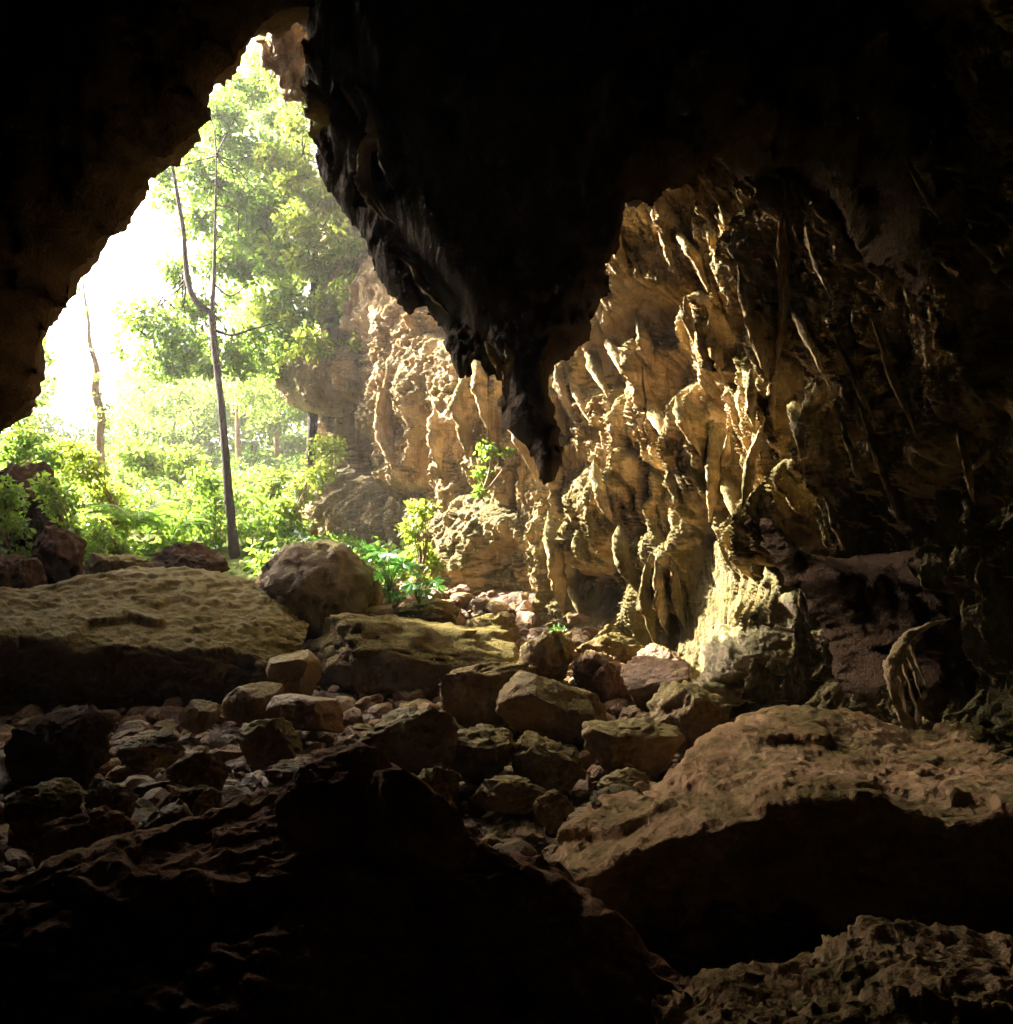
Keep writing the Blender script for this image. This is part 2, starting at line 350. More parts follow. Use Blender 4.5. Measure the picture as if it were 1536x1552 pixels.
# unseen cliff added outside, left of the mouth, to block the low sun
EX = resample([(-11.2, 10.5), (-11.2, 13), (-11.4, 16.0), (-14.3, 17.5), (-14.6, 20), (-17, 21.8), (-26, 24), (-40, 27)], 140)
ez = np.linspace(-1, 16.3, 70)
EP = np.stack([np.broadcast_to(EX[:, 0], (70, 140)), np.broadcast_to(EX[:, 1], (70, 140)), np.broadcast_to(ez[:, None], (70, 140))], -1).copy()
EP[..., 0] += 0.7 * fbm(EP * 0.4, 3) + 0.4 * crag(EP * 0.7) - 0.12 * np.clip(EP[..., 2] - 6, 0, 9) - 0.3 * np.clip(EP[..., 2] - 12, 0, 3) ** 2
EP[-1, :, 2] -= 3; EP[-1, :, 0] -= 3
EP[..., 2] *= 0.88 + 0.34 * sm(17.3, 16.0, EX[:, 1])[None] + 0.16 * fbm(EP * np.array((.5, .5, 0)), 2)
tag(link('unseen_shade_cliff', mesh('unseen_shade_cliff', EP, gridfaces(70, 140)), M['dark']), 'unseen rock face added outside left of the mouth to block low sun', kind='structure')

# ------------------------------------------------------------------ thick rock masses with a traced outline
def seg_dist(px_, pz_, poly):
    """signed distance to a closed polygon, positive inside"""
    d = np.full(px_.shape, 1e9); ins = np.zeros(px_.shape, bool)
    n = len(poly)
    for i in range(n):
        ax, az = poly[i]; bx, bz = poly[(i + 1) % n]
        ex, ez = bx - ax, bz - az; L2 = ex * ex + ez * ez + 1e-12
        t = np.clip(((px_ - ax) * ex + (pz_ - az) * ez) / L2, 0, 1)
        d = np.minimum(d, (px_ - ax - t * ex) ** 2 + (pz_ - az - t * ez) ** 2)
        c = (az > pz_) != (bz > pz_)
        with np.errstate(divide='ignore', invalid='ignore'):
            xx = ax + (pz_ - az) * ex / (ez if ez != 0 else 1e-12)
        ins ^= c & (px_ < xx)
    d = np.sqrt(d); return np.where(ins, d, -d)
def mass(name, poly_px, Ym, half, rim, cell, mat, ridge=0.25, yfun=None, clip=None, jag=0.12, seed=0.0, lean=0.0, backx=1.0):
    poly = np.array([at(x, y, Ym)[[0, 2]] for x, y in poly_px])
    lo, hi = poly.min(0), poly.max(0)
    if clip is not None: lo = np.maximum(lo, clip[0]); hi = np.minimum(hi, clip[1])
    gx = np.arange(lo[0] - 2 * cell, hi[0] + 2 * cell, cell); gz = np.arange(lo[1] - 2 * cell, hi[1] + 2 * cell, cell)
    GX, GZ = np.meshgrid(gx, gz)
    B = np.stack([GX, 0 * GX + seed, GZ], -1)
    def field(x, z):
        b = np.stack([x, 0 * x + seed, z], -1)
        return seg_dist(x, z, poly) + jag * ridged(b * 1.7, 3) + 0.8 * jag * crag(b * 2.6) + 0.4 * jag * ridged(b * 7, 2)
    d = field(GX, GZ); e = cell * 0.5
    nvv, nuu = d.shape
    keep = d > 0
    cellin = keep[:-1, :-1] | keep[1:, :-1] | keep[:-1, 1:] | keep[1:, 1:]
    gzg, gxg = np.gradient(d, cell); gl = np.hypot(gxg, gzg) + 1e-6
    out = d < 0
    mv = np.where(out, np.clip(-d, 0, 1.2 * cell), 0)
    GX2 = GX + mv * gxg / gl; GZ2 = GZ + mv * gzg / gl
    dc = np.clip(d, 0, None)
    t = np.clip(dc / rim, 0, 1); h = half * np.sqrt(1 - (1 - t) ** 2)
    P3 = np.stack([GX2, 0 * GX2 + Ym, GZ2], -1)
    ym = Ym + (yfun(GX2, GZ2) if yfun else 0)
    lx = GX2 + lean * GZ2
    V = np.stack([lx * 1.0 + 0.4 * fbm(P3 * 0.5, 2), GZ2 * 0.3, 0 * lx + seed], -1)
    fold = ridge * (ridged(V * 0.8, 3) + 0.6 * ridged(V * 2.3, 3)) + ridge * 0.9 * ridged(P3 * 0.9 + seed, 4) + ridge * 1.2 * crag(P3 * np.array((0.9, 1, 0.5)) + seed) + ridge * 0.5 * crag(P3 * np.array((2.4, 1, 1.4)) + seed) + ridge * 0.35 * ridged(P3 * 4.2, 3)
    tt = np.clip(dc / 0.5, 0, 1)
    yf = ym - h - fold * tt * 0.8
    yb = Ym + h * backx + 0.7 * fold * tt
    yb = ym + (np.maximum(yb, yf + 0.05) - ym) * sm(0, 0.6, dc)
    yb = np.maximum(yb, yf)
    n = GX.size
    V1 = np.stack([GX2, yf, GZ2], -1).reshape(-1, 3); V2 = np.stack([GX2, yb, GZ2], -1).reshape(-1, 3)
    idx = np.arange(n).reshape(nvv, nuu)
    q = np.stack([idx[:-1, :-1], idx[:-1, 1:], idx[1:, 1:], idx[1:, :-1]], -1)[cellin]
    Fc = np.vstack([q, q[:, ::-1] + n])
    used = np.unique(Fc); remap = np.zeros(2 * n, np.int32); remap[used] = np.arange(len(used))
    VV = np.vstack([V1, V2])[used]
    return mesh(name, VV, remap[Fc])
ARCH = [(-40, 690), (0, 655), (22, 638), (45, 590), (55, 520), (75, 465), (100, 448), (112, 408), (150, 362), (192, 328), (203, 292), (230, 268), (226, 242), (252, 236), (285, 202), (312, 178), (309, 152),
        (328, 100), (355, 84), (392, 26), (425, 12), (470, 2), (520, -12), (640, -10), (760, -10), (760, -520), (-1500, -520), (-1500, 1300), (-170, 1300), (-90, 950), (-60, 780)]
arch_me = mass('cave_mouth_rock', ARCH, 11.0, 1.1, 1.3, 0.085, M['dark'], 0.20, yfun=lambda x, z: -0.45 * np.clip(-7.2 - x, 0, 9) , jag=0.10, seed=2.0)
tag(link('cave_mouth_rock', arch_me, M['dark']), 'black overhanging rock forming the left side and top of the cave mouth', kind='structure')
CURT = [(452, -10), (450, 50), (468, 130), (465, 200), (490, 250), (528, 300), (545, 350), (568, 382), (606, 432), (622, 402), (652, 450), (682, 474), (672, 492), (690, 540), (704, 548), (716, 516), (738, 522), (758, 575),
        (764, 640), (800, 676), (815, 705), (830, 722), (842, 700), (846, 652), (824, 600), (822, 566), (850, 538), (862, 545), (884, 512), (892, 474), (912, 448), (918, 398), (936, 378), (932, 330), (950, 305), (985, 318), (1010, 290), (1060, 262), (1110, 236), (1150, 275), (1200, 262), (1232, 300), (1262, 372), (1290, 420), (1318, 455), (1345, 540), (1372, 600), (1392, 668), (1386, 750), (1350, 812), (1290, 850), (1225, 852), (1180, 838), (1145, 784), (1133, 798), (1165, 850), (1200, 905), (1226, 950), (1240, 1000), (1262, 1060), (1280, 1150), (2600, 1150),
        (2600, -520), (480, -520)]  # right part and thick back added to darken the wall behind
LINE = np.array([at(x, y, 10.8)[[2, 0]] for x, y in [(700, 520), (690, 480), (655, 425), (610, 345), (566, 262), (578, 172), (530, 60), (520, -60)]])
LINE2 = np.array([at(x, y, 10.8)[[2, 0]] for x, y in [(760, 660), (755, 560), (640, 405), (575, 330), (520, 250), (492, 190), (490, 130), (470, 20)]])
def curtain_y(x, z):
    b = np.stack([x, 0 * x + 9, z], -1)
    xl = np.interp(z, LINE[:, 0], LINE[:, 1]) + 0.16 * ridged(b * 1.6, 4) + 0.10 * crag(b * 3.0)
    x2 = np.interp(z, LINE2[:, 0], LINE2[:, 1]) + 0.16 * ridged(b * 1.9 + 4, 4) + 0.10 * crag(b * 3.4, 1)
    return -0.25 * np.clip(x - 1.2, 0, 8) + 0.50 * (1 - sm(-0.02, 0.13, x - xl)) + 0.4 * (1 - sm(-0.02, 0.12, x - x2)) + 0.10 * ridged(b * 2.6, 3) + sm(1.5, 3.0, x) * (0.30 * ridged(b * np.array((1.6, 1, 0.6)), 3) + 0.25 * crag(b * np.array((1.5, 1, 0.9)), 4) + 0.12 * crag(b * np.array((4.0, 1, 2.2)), 5))
curt_me = mass('hanging_rock', CURT, 10.8, 0.95, 1.0, 0.065, M['dark'], 0.22, yfun=curtain_y, jag=0.10, seed=5.0, lean=0.15, backx=1.2)
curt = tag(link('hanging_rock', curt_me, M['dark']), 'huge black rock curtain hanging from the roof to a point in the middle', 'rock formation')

def ceiling():
    gx = np.linspace(-15, 12, 110); gy = np.linspace(-9, 16, 110)
    GX, GY = np.meshgrid(gx, gy)
    P = np.stack([GX, GY, 0 * GX], -1)
    edge = np.interp(GX, [-15, -8, 1.0, 2.5, 4.0, 12], [11.2, 11.2, 11.2, 12.2, 14.0, 16])
    y2 = np.minimum(GY, edge)
    P[..., 1] = y2
    P[..., 2] = 9.6 + 2.2 * sm(0.5, -1.5, GX) * sm(6, 9, GY) + 0.7 * fbm(P * 0.4, 3) + 0.25 * ridged(P * 1.2, 3)
    me = mesh('cave_ceiling', P, gridfaces(110, 110, True))
    return me
cm = ceiling()
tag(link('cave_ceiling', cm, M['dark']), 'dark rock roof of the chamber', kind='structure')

# ------------------------------------------------------------------ tubes: trunks, drips, stems
def tube(pts, radii, k=9, n=None, noise=0.0, flat=1.0, axis=None, seed=0.0):
    p = resample(pts, n or max(6, 4 * len(pts))); m = len(p)
    r = np.interp(np.linspace(0, 1, m), np.linspace(0, 1, len(radii)), radii)
    t = np.gradient(p, axis=0); t /= np.linalg.norm(t, axis=1)[:, None] + 1e-9
    ref = np.array(axis if axis is not None else (0.12, -1.0, 0.07), float)
    a = ref - (t @ ref)[:, None] * t; a /= np.linalg.norm(a, axis=1)[:, None]
    b = np.cross(t, a)
    th = np.linspace(0, 2 * math.pi, k, endpoint=False)
    ring = (np.cos(th)[None, :, None] * a[:, None] * flat + np.sin(th)[None, :, None] * b[:, None])
    rr = r[:, None] * np.ones(k)[None]
    if noise:
        q = p[:, None] + ring * 0.3
        rr = rr * (1 + noise * (fbm(q * 2.2 + seed, 2) * 1.5 + ridged(q * 6 + seed, 2) * 0.8))
    V = p[:, None] + ring * rr[..., None]
    i = np.arange(m * k).reshape(m, k); j = np.roll(i, -1, axis=1)
    q = np.stack([i[:-1], j[:-1], j[1:], i[1:]], -1).reshape(-1, 4)
    return V.reshape(-1, 3), q
def join(L):
    V, Fc, o = [], [], 0
    for v, f in L: V.append(v); Fc.append(f + o); o += len(v)
    return np.vstack(V), np.vstack(Fc)

# ------------------------------------------------------------------ rocks
def loft(name, rows, n, m, mat, amp=0.12, sc=1.0, smooth_rows=True):
    """a rock whose skin runs through rows of (pixel x, pixel y, metres ahead)"""
    RR = [resample([at(*p) for p in r], n) for r in rows]
    G = np.stack(RR, 0)                               # rows, n, 3
    C = np.stack([resample(G[:, j], m) for j in range(n)], 1)
    N_ = gridnormals(C)
    if N_[m // 2, n // 2, 1] > 0 and abs(N_[m // 2, n // 2, 1]) > 0.2: N_ = -N_
    elif N_[m // 2, n // 2, 2] < 0: N_ = -N_
    Cw = (C + 0.15 * np.stack([fbm(C * 1.5 + 5 * k, 2) for k in (1, 2, 3)], -1)) * np.array((0.55, 1.05, 1.8))
    d = amp * (0.9 * fbm(C * 0.9 * sc, 3) + 1.25 * crag(Cw * 1.1 * sc) + 0.55 * crag(Cw * 2.8 * sc, 1) + 0.40 * crag(Cw * 7.5 * sc, 2) + 0.32 * crag(Cw * 17 * sc, 3) + 0.18 * ridged(C * 5 * sc, 3))
    for _ in range(1):
        d[1:-1] = (d[:-2] + 2 * d[1:-1] + d[2:]) / 4; d[:, 1:-1] = (d[:, :-2] + 2 * d[:, 1:-1] + d[:, 2:]) / 4
    C = C + N_ * d[..., None]
    c = C.mean((0, 1)); c[2] = C[..., 2].min()
    o = link(name, mesh(name, C - c, gridfaces(m, n)), mat, loc=c)
    return o
def facet_rock(seed, sub=4, planes=9, rough=0.05, top=None):
    rs = np.random.RandomState(seed)
    bm = bmesh.new(); bmesh.ops.create_icosphere(bm, subdivisions=sub, radius=1.0)
    V = np.array([v.co for v in bm.verts]); Fc = np.array([[v.index for v in f.verts] for f in bm.faces]); bm.free()
    ns = rs.normal(size=(planes, 3)); ns /= np.linalg.norm(ns, axis=1)[:, None]
    ds = rs.uniform(0.5, 0.85, planes)
    if top is not None:
        t = np.array(top, float); ns = np.vstack([ns, t / np.linalg.norm(t)]); ds = np.append(ds, 0.42)
    off = seed * 3.71
    V = V * (1 + 0.16 * fbm(V * 0.9 + off, 2))[:, None]
    for nrm, d in zip(ns, ds):
        k = V @ nrm - d - 0.05 * pn(V * 2.2 + off + d * 10)
        V = V - nrm * np.clip(k, 0, None)[:, None] * 0.96
    nn = V / (np.linalg.norm(V, axis=1)[:, None] + 1e-6)
    V = V + nn * (rough * (0.9 * ridged(V * 2.0 + off, 3) + 1.5 * crag(V * 2.4 + off) + 0.9 * crag(V * 5.5 + off, 1) + 0.4 * crag(V * 12 + off, 2) + 0.3 * ridged(V * 9 + off, 3)))[:, None]
    lo, hi = V.min(0), V.max(0)
    return (V - (lo + hi) / 2) / ((hi - lo) / 2), Fc
def boulder(name, label, box, Yc, dep, seed, mat='boulder', rough=0.075, top=None, sub=5, sink=0.25, planes=9, group='boulders piled on the cave floor', roll=0.0):
    x0, y0, x1, y1 = box
    V, Fc = facet_rock(seed, sub, planes, rough, top)
    w = (x1 - x0) / F * Yc / 2; h = (y1 - y0) / F * Yc / 2
    if roll:
        a = R(roll); c_, s_ = math.cos(a), math.sin(a)
        V = np.stack([V[:, 0] * c_ + V[:, 2] * s_, V[:, 1], -V[:, 0] * s_ + V[:, 2] * c_], -1)
        lo, hi = V.min(0), V.max(0); V = (V - (lo + hi) / 2) / ((hi - lo) / 2)
    V = V * np.array([w, w * dep, h])
    below = V[:, 2] < 0
    V[below, 2] *= 1 + sink
    c = at((x0 + x1) / 2, (y0 + y1) / 2, Yc)
    zmin = V[:, 2].min(); V[:, 2] -= zmin; c[2] += zmin
    o = link(name, mesh(name, V, Fc), M[mat], loc=c)
    return tag(o, label, 'rock' if name == 'stone' else 'boulder', group)

# big mossy boulder on the left
o = loft('boulder', [[(-140, 1120, 15.6), (60, 1000, 16), (250, 960, 16), (420, 980, 15.6), (500, 1010, 14)],
                     [(-140, 915, 14.6), (50, 893, 14.8), (150, 868, 15), (250, 862, 15), (350, 874, 15), (430, 905, 14.6), (470, 950, 14)],
                     [(-140, 940, 13), (50, 925, 13), (150, 920, 13), (250, 925, 13), (350, 935, 13), (425, 950, 13), (462, 970, 13)],
                     [(-140, 962, 11.9), (50, 968, 11.9), (150, 970, 11.9), (250, 985, 11.9), (330, 1000, 11.9), (400, 1008, 12.1), (452, 990, 12.6)],
                     [(-140, 1010, 12.1), (50, 1020, 12.1), (150, 1030, 12.1), (250, 1030, 12.1), (330, 1040, 12.2), (400, 1040, 12.3), (450, 1030, 12.8)],
                     [(-140, 1110, 12.5), (50, 1120, 12.5), (150, 1120, 12.5), (250, 1115, 12.5), (330, 1110, 12.6), (400, 1100, 12.8), (450, 1080, 13.2)]],
         300, 220, M['mossy'], 0.085, 1.0)
tag(o, 'huge flat topped boulder with yellow moss beneath the slender dark tree', 'boulder', 'boulders piled on the cave floor')
# foreground left rock, black against the floor behind
o = loft('foreground_rock', [[(-260, 1500, 6.2), (150, 1420, 6.2), (430, 1330, 6.2), (620, 1350, 6.2), (800, 1430, 6), (960, 1520, 5.6), (1100, 1600, 5.2)],
                  [(-260, 1425, 5.2), (0, 1345, 5.3), (190, 1285, 5.4), (330, 1235, 5.5), (450, 1190, 5.5), (560, 1180, 5.4), (640, 1190, 5.3), (720, 1262, 5.1), (800, 1322, 4.9), (880, 1368, 4.8), (980, 1450, 4.5), (1075, 1520, 4.2)],
                  [(-260, 1450, 4.95), (0, 1375, 4.95), (200, 1320, 4.9), (350, 1275, 4.95), (480, 1235, 5.05), (600, 1230, 5.1), (700, 1290, 4.95), (800, 1350, 4.8), (900, 1410, 4.6), (1010, 1490, 4.3)],
                  [(-260, 1560, 4.6), (0, 1480, 4.6), (200, 1430, 4.55), (350, 1400, 4.5), (480, 1360, 4.6), (600, 1360, 4.75), (720, 1400, 4.75), (850, 1460, 4.6), (980, 1530, 4.3)],
                  [(-260, 1690, 4.3), (0, 1620, 4.3), (200, 1580, 4.2), (350, 1560, 4.0), (480, 1530, 4.1), (600, 1520, 4.5), (720, 1540, 4.6), (850, 1570, 4.5), (980, 1600, 4.2)],
                  [(-260, 1850, 4.0), (0, 1800, 4.0), (200, 1760, 3.9), (350, 1740, 3.7), (480, 1730, 3.8), (600, 1740, 4.3), (720, 1770, 4.4), (850, 1800, 4.3), (980, 1820, 4.0)]],
         320, 260, M['wetrock'], 0.075, 1.2)
tag(o, 'black craggy outcrop filling the left and middle foreground', 'rock')
boulder('boulder', 'jet black pointed rock on the crest of the foreground outcrop', (425, 1130, 600, 1300), 5.0, 0.8, 21, 'wetrock', 0.04, group='black rocks on the foreground outcrop')
boulder('boulder', 'smaller black rock with a wet glint, right of the pointed one', (545, 1165, 715, 1310), 4.75, 0.8, 22, 'wetrock', 0.04, group='black rocks on the foreground outcrop')
# the brown slab at right
o = loft('rock_slab', [[(845, 1420, 8.4), (960, 1330, 8.8), (1100, 1240, 9.2), (1250, 1200, 9.3), (1400, 1200, 9.2), (1640, 1200, 9)],
                       [(838, 1315, 6.9), (880, 1240, 7.4), (1000, 1182, 7.8), (1080, 1116, 8.4), (1180, 1078, 8.7), (1300, 1084, 8.7), (1400, 1110, 8.5), (1640, 1100, 8.2)],
                       [(842, 1318, 6.3), (900, 1275, 6.5), (1000, 1225, 6.8), (1090, 1180, 7.1), (1180, 1150, 7.3), (1300, 1150, 7.3), (1400, 1160, 7.2), (1640, 1160, 7)],
                       [(850, 1325, 5.9), (895, 1330, 5.8), (1000, 1272, 5.9), (1100, 1250, 5.9), (1190, 1222, 5.9), (1300, 1212, 5.9), (1400, 1225, 5.9), (1640, 1235, 5.7)],
                       [(868, 1350, 6.1), (915, 1365, 6.1), (1000, 1335, 6.2), (1100, 1320, 6.25), (1190, 1310, 6.3), (1300, 1310, 6.3), (1400, 1320, 6.2), (1640, 1330, 6)],
                       [(890, 1385, 6.3), (940, 1400, 6.3), (1010, 1405, 6.35), (1100, 1430, 6.35), (1200, 1450, 6.35), (1300, 1450, 6.35), (1400, 1450, 6.3), (1640, 1450, 6.1)],
                       [(900, 1500, 7), (950, 1540, 7), (1010, 1560, 7), (1100, 1580, 7), (1200, 1600, 7), (1300, 1600, 7), (1400, 1600, 7), (1640, 1600, 6.8)]],
         320, 280, M['slab'], 0.055, 1.5)
tag(o, 'wide brown slab with a lit rough top and shadowed undercut face', 'rock')
o = loft('rubble_mound', [[(1000, 1640, 3.9), (1200, 1560, 4.1), (1350, 1500, 4.2), (1700, 1490, 4.2)],
                          [(1020, 1520, 3.5), (1070, 1485, 3.6), (1150, 1472, 3.6), (1240, 1462, 3.7), (1290, 1425, 3.7), (1330, 1398, 3.7), (1400, 1400, 3.7), (1460, 1402, 3.7), (1540, 1412, 3.7), (1700, 1420, 3.6)],
                          [(1000, 1560, 3.1), (1100, 1520, 3.1), (1200, 1505, 3.15), (1300, 1480, 3.15), (1400, 1465, 3.15), (1540, 1465, 3.1), (1700, 1470, 3.1)],
                          [(1000, 1640, 2.7), (1100, 1600, 2.7), (1200, 1590, 2.7), (1300, 1580, 2.7), (1400, 1570, 2.7), (1540, 1570, 2.7), (1700, 1570, 2.7)],
                          [(1000, 1800, 2.3), (1200, 1790, 2.3), (1400, 1780, 2.3), (1700, 1780, 2.3)]],
         260, 200, M['slab'], 0.06, 2.0)
tag(o, 'knobbly reddish brown mound in the bottom right corner', 'rock')
B = [  # label, box, metres ahead, depth ratio, seed, material, extra
 ('smooth brown dome shaped boulder right of the tree foot', (390, 818, 566, 985), 14.6, 0.8, 74, 'darkbrown', dict(rough=0.05, planes=3, roll=-10)),
 ('grey brown stone leaning behind the dome shaped boulder', (490, 855, 580, 950), 15.4, 0.8, 2, 'boulder', {}),
 ('blackish boulder with a peaked top at the far left of the mouth', (35, 795, 130, 905), 16.5, 0.9, 3, 'dark', {}),
 ('dark slanting outcrop among the bushes at the far left', (-10, 695, 98, 830), 19.5, 0.9, 4, 'dark', dict(roll=18)),
 ('low dark rock with a moss fringe behind the mossy boulder', (125, 838, 245, 900), 16.2, 0.8, 5, 'mossy', {}),
 ('dark flat rock just left of the tree foot', (230, 820, 345, 890), 16.8, 0.8, 6, 'dark', {}),
 ('dark rock at the left edge beside the mossy boulder', (-40, 840, 60, 930), 15.4, 0.8, 7, 'dark', {}),
 ('long mossy ledge of rock below the leafy plants', (445, 930, 790, 1075), 13.2, 0.5, 8, 'mossy', dict(rough=0.06, sub=5, top=(0.1, 0, 1))),
 ('mossy stone at the foot of the pale cliff', (700, 930, 790, 985), 14.2, 0.8, 9, 'mossy', {}),
 ('dark upright boulder in the middle of the pile', (782, 955, 870, 1045), 12.6, 0.9, 10, 'boulder', {}),
 ('long brown slab with layered side lying left of the big wedge', (666, 1003, 815, 1100), 11.2, 0.6, 11, 'boulder', dict(top=(-.2, 0, 1), sub=5)),
 ('large wedge shaped brown boulder in the centre of the pile', (752, 1018, 925, 1125), 10.6, 0.7, 12, 'boulder', dict(sub=5, top=(0.5, 0.2, 1), rough=0.03)),
 ('reddish boulder behind the wedge, near the flowstone foot', (868, 985, 960, 1070), 12.4, 0.8, 13, 'earth', {}),
 ('rounded reddish brown boulder under the smooth buttress', (940, 995, 1055, 1085), 11.8, 0.8, 14, 'earth', dict(rough=0.03)),
 ('dark boulder wedged between pile and mossy ramp', (985, 1035, 1105, 1160), 10.4, 0.8, 15, 'boulder', {}),
 ('pale flat topped boulder with drip marks right of centre', (882, 1092, 1035, 1190), 9.4, 0.7, 16, 'boulder', dict(top=(0.1, -0.3, 1), sub=5)),
 ('angular moss tinted boulder behind the jet black peak', (540, 1072, 695, 1185), 8.8, 0.7, 17, 'boulder', dict(top=(-0.5, -0.2, 1), sub=5, rough=0.06)),
 ('blocky brown boulder right of the angular mossy one', (676, 1102, 782, 1190), 8.9, 0.7, 18, 'boulder', dict(top=(0, -.3, 1))),
 ('pale cracked boulder left of the flat topped one', (776, 1112, 888, 1200), 8.8, 0.7, 19, 'boulder', dict(top=(0.2, -.4, 1))),
 ('low stone wedged under the blocky boulder', (715, 1178, 825, 1225), 8.0, 0.8, 20, 'boulder', {}),
 ('small stone just under the pale cracked boulder', (808, 1196, 870, 1245), 7.5, 0.8, 23, 'boulder', {}),
 ('broken stone behind the black rocks, under the angular boulder', (630, 1160, 700, 1215), 7.4, 0.8, 24, 'boulder', {}),
 ('rough topped dark boulder standing alone at the left edge', (8, 1072, 162, 1190), 9.0, 0.7, 25, 'dark', dict(top=(-0.25, -0.3, 1), sub=5, rough=0.08)),
 ('thin pale slab tilted up towards the right on the left floor', (178, 1108, 280, 1165), 8.4, 0.6, 26, 'flow', dict(top=(-0.35, -0.3, 1))),
 ('squat rough boulder between pale slab and angular boulder', (355, 1088, 458, 1160), 8.9, 0.8, 27, 'boulder', dict(rough=0.07)),
 ('mossy tipped stone in the rubble near the left outcrop', (255, 1192, 330, 1250), 6.6, 0.8, 28, 'mossy', {}),
 ('olive pointed stone in the rubble at the left edge', (18, 1195, 118, 1275), 6.4, 0.8, 29, 'mossy', {}),
 ('pale rounded stone lying behind the olive pointed one', (45, 1182, 125, 1225), 7.0, 0.8, 30, 'boulder', {}),
 ('brown cube like stone standing in the left rubble', (132, 1180, 205, 1250), 6.6, 0.8, 31, 'earth', dict(planes=14)),
 ('black boulder in the lower left rubble', (65, 1225, 205, 1340), 5.8, 0.7, 32, 'wetrock', {}),
 ('brown ridge shaped stone leaning on the left outcrop', (190, 1215, 290, 1300), 5.6, 0.7, 33, 'earth', dict(top=(-.7, -.2, 1))),
 ('wide earthy stone in the rubble left of the black peak', (250, 1140, 345, 1195), 7.6, 0.7, 34, 'earth', {}),
 ('reddish flat stone under the squat boulder', (400, 1150, 520, 1195), 7.0, 0.6, 35, 'earth', dict(top=(-.2, -.3, 1))),
 ('dark rounded boulder half hidden in shade below the mossy boulder', (405, 985, 485, 1050), 12.0, 0.8, 36, 'boulder', dict(rough=0.02)),
 ('shaded boulder under the long mossy ledge', (340, 1035, 425, 1100), 11.0, 0.8, 37, 'boulder', dict(rough=0.02)),
 ('broad shaded boulder in front of the long mossy ledge', (410, 1050, 520, 1105), 10.6, 0.8, 38, 'earth', dict(rough=0.02)),
 ('shaded round stone left of the squat rough boulder', (270, 1060, 335, 1105), 10.6, 0.8, 39, 'boulder', dict(rough=0.02)),
 ('grey stone with a wet white face on the brown slab edge', (895, 1192, 985, 1245), 7.3, 0.6, 40, 'flow', dict(top=(-.3, -.4, 1))),
 ('low mossy rock beside the flowstone foot plants', (870, 958, 985, 1010), 13.0, 0.7, 41, 'mossy', {}),
 ('small dark boulder at the foot of the flowstone hollow', (965, 975, 1040, 1020), 12.6, 0.8, 42, 'earth', {}),
 ('pale stone under the leafy plants on the ledge end', (600, 905, 700, 950), 14.6, 0.8, 43, 'mossy', {}),
 ('narrow stone between brown slab and flat topped boulder', (905, 1165, 985, 1215), 8.2, 0.8, 44, 'boulder', {}),
 ('moss covered hump at the right edge behind the brown slab', (1455, 1095, 1600, 1170), 7.9, 0.7, 45, 'mossy', {}),
]
for lab, box, Yc, dep, sd, mt, kw in B:
    boulder('boulder', lab, box, Yc, dep, sd, mt, **kw)
# mossy ramp leaning on the flowstone
o = loft('boulder', [[(1075, 1060, 12.3), (1130, 960, 12.4), (1200, 880, 12.3), (1280, 850, 12)],
                     [(1056, 1035, 11.5), (1085, 975, 11.8), (1140, 918, 11.9), (1205, 872, 11.8), (1285, 850, 11.4)],
                     [(1060, 1052, 11), (1100, 1005, 11.1), (1155, 955, 11.1), (1205, 935, 11), (1290, 930, 10.6)],
                     [(1080, 1090, 11.2), (1118, 1060, 11.1), (1160, 1020, 11), (1210, 1000, 10.9), (1300, 1000, 10.5)],
                     [(1095, 1110, 11.6), (1130, 1110, 11.5), (1170, 1090, 11.5), (1220, 1080, 11.3), (1310, 1080, 10.9)],
                     [(1100, 1170, 11.8), (1140, 1180, 11.7), (1180, 1180, 11.7), (1230, 1180, 11.5), (1320, 1180, 11)]],
         160, 150, M['mossramp'], 0.10, 1.0)
tag(o, 'steep moss covered rock ramp leaning against the smooth buttress', 'boulder', 'boulders piled on the cave floor')
# small loose stones, many alike
rnd = random.Random(5)
stone_me = []
for k in range(8):
    V, Fc = facet_rock(100 + k, 3, 10, 0.09)
    me = mesh('stone', V * np.array([1, 0.8, 0.62]), Fc, False); me.materials.append(M[('boulder', 'earth', 'ground', 'earth')[k % 4]]); stone_me.append(me)
bigger = [(0, 1100, 500, 1330, 16, 5.6, 9.5), (640, 1000, 1060, 1250, 16, 7.5, 12), (420, 950, 760, 1150, 10, 9.5, 13)]
zones = [(0, 1170, 500, 1330, 70, 5.2, 7.8), (690, 1200, 900, 1360, 46, 5.0, 7.4), (560, 1180, 860, 1240, 20, 7.0, 8.5), (300, 1080, 560, 1170, 34, 8.4, 10), (600, 920, 1050, 1010, 40, 11.5, 14), (850, 1170, 1060, 1220, 12, 7.6, 8.6), (0, 860, 400, 900, 12, 15.5, 17)]
places_big = ['half buried brown stone, middle sized, in the left rubble', 'half buried brown stone, middle sized, between the boulders right of centre', 'half buried brown stone, middle sized, below the long mossy ledge']
places = ['small brown stone in the red rubble at the lower left', 'small brown stone in the gully between black outcrop and brown slab', 'small stone under the blocky boulders behind the black peak', 'small stone in the shade in front of the mossy boulder', 'small stone along the foot of the pale wall and ledge', 'small stone between flat topped boulder and brown slab', 'small stone behind the big mossy boulder']
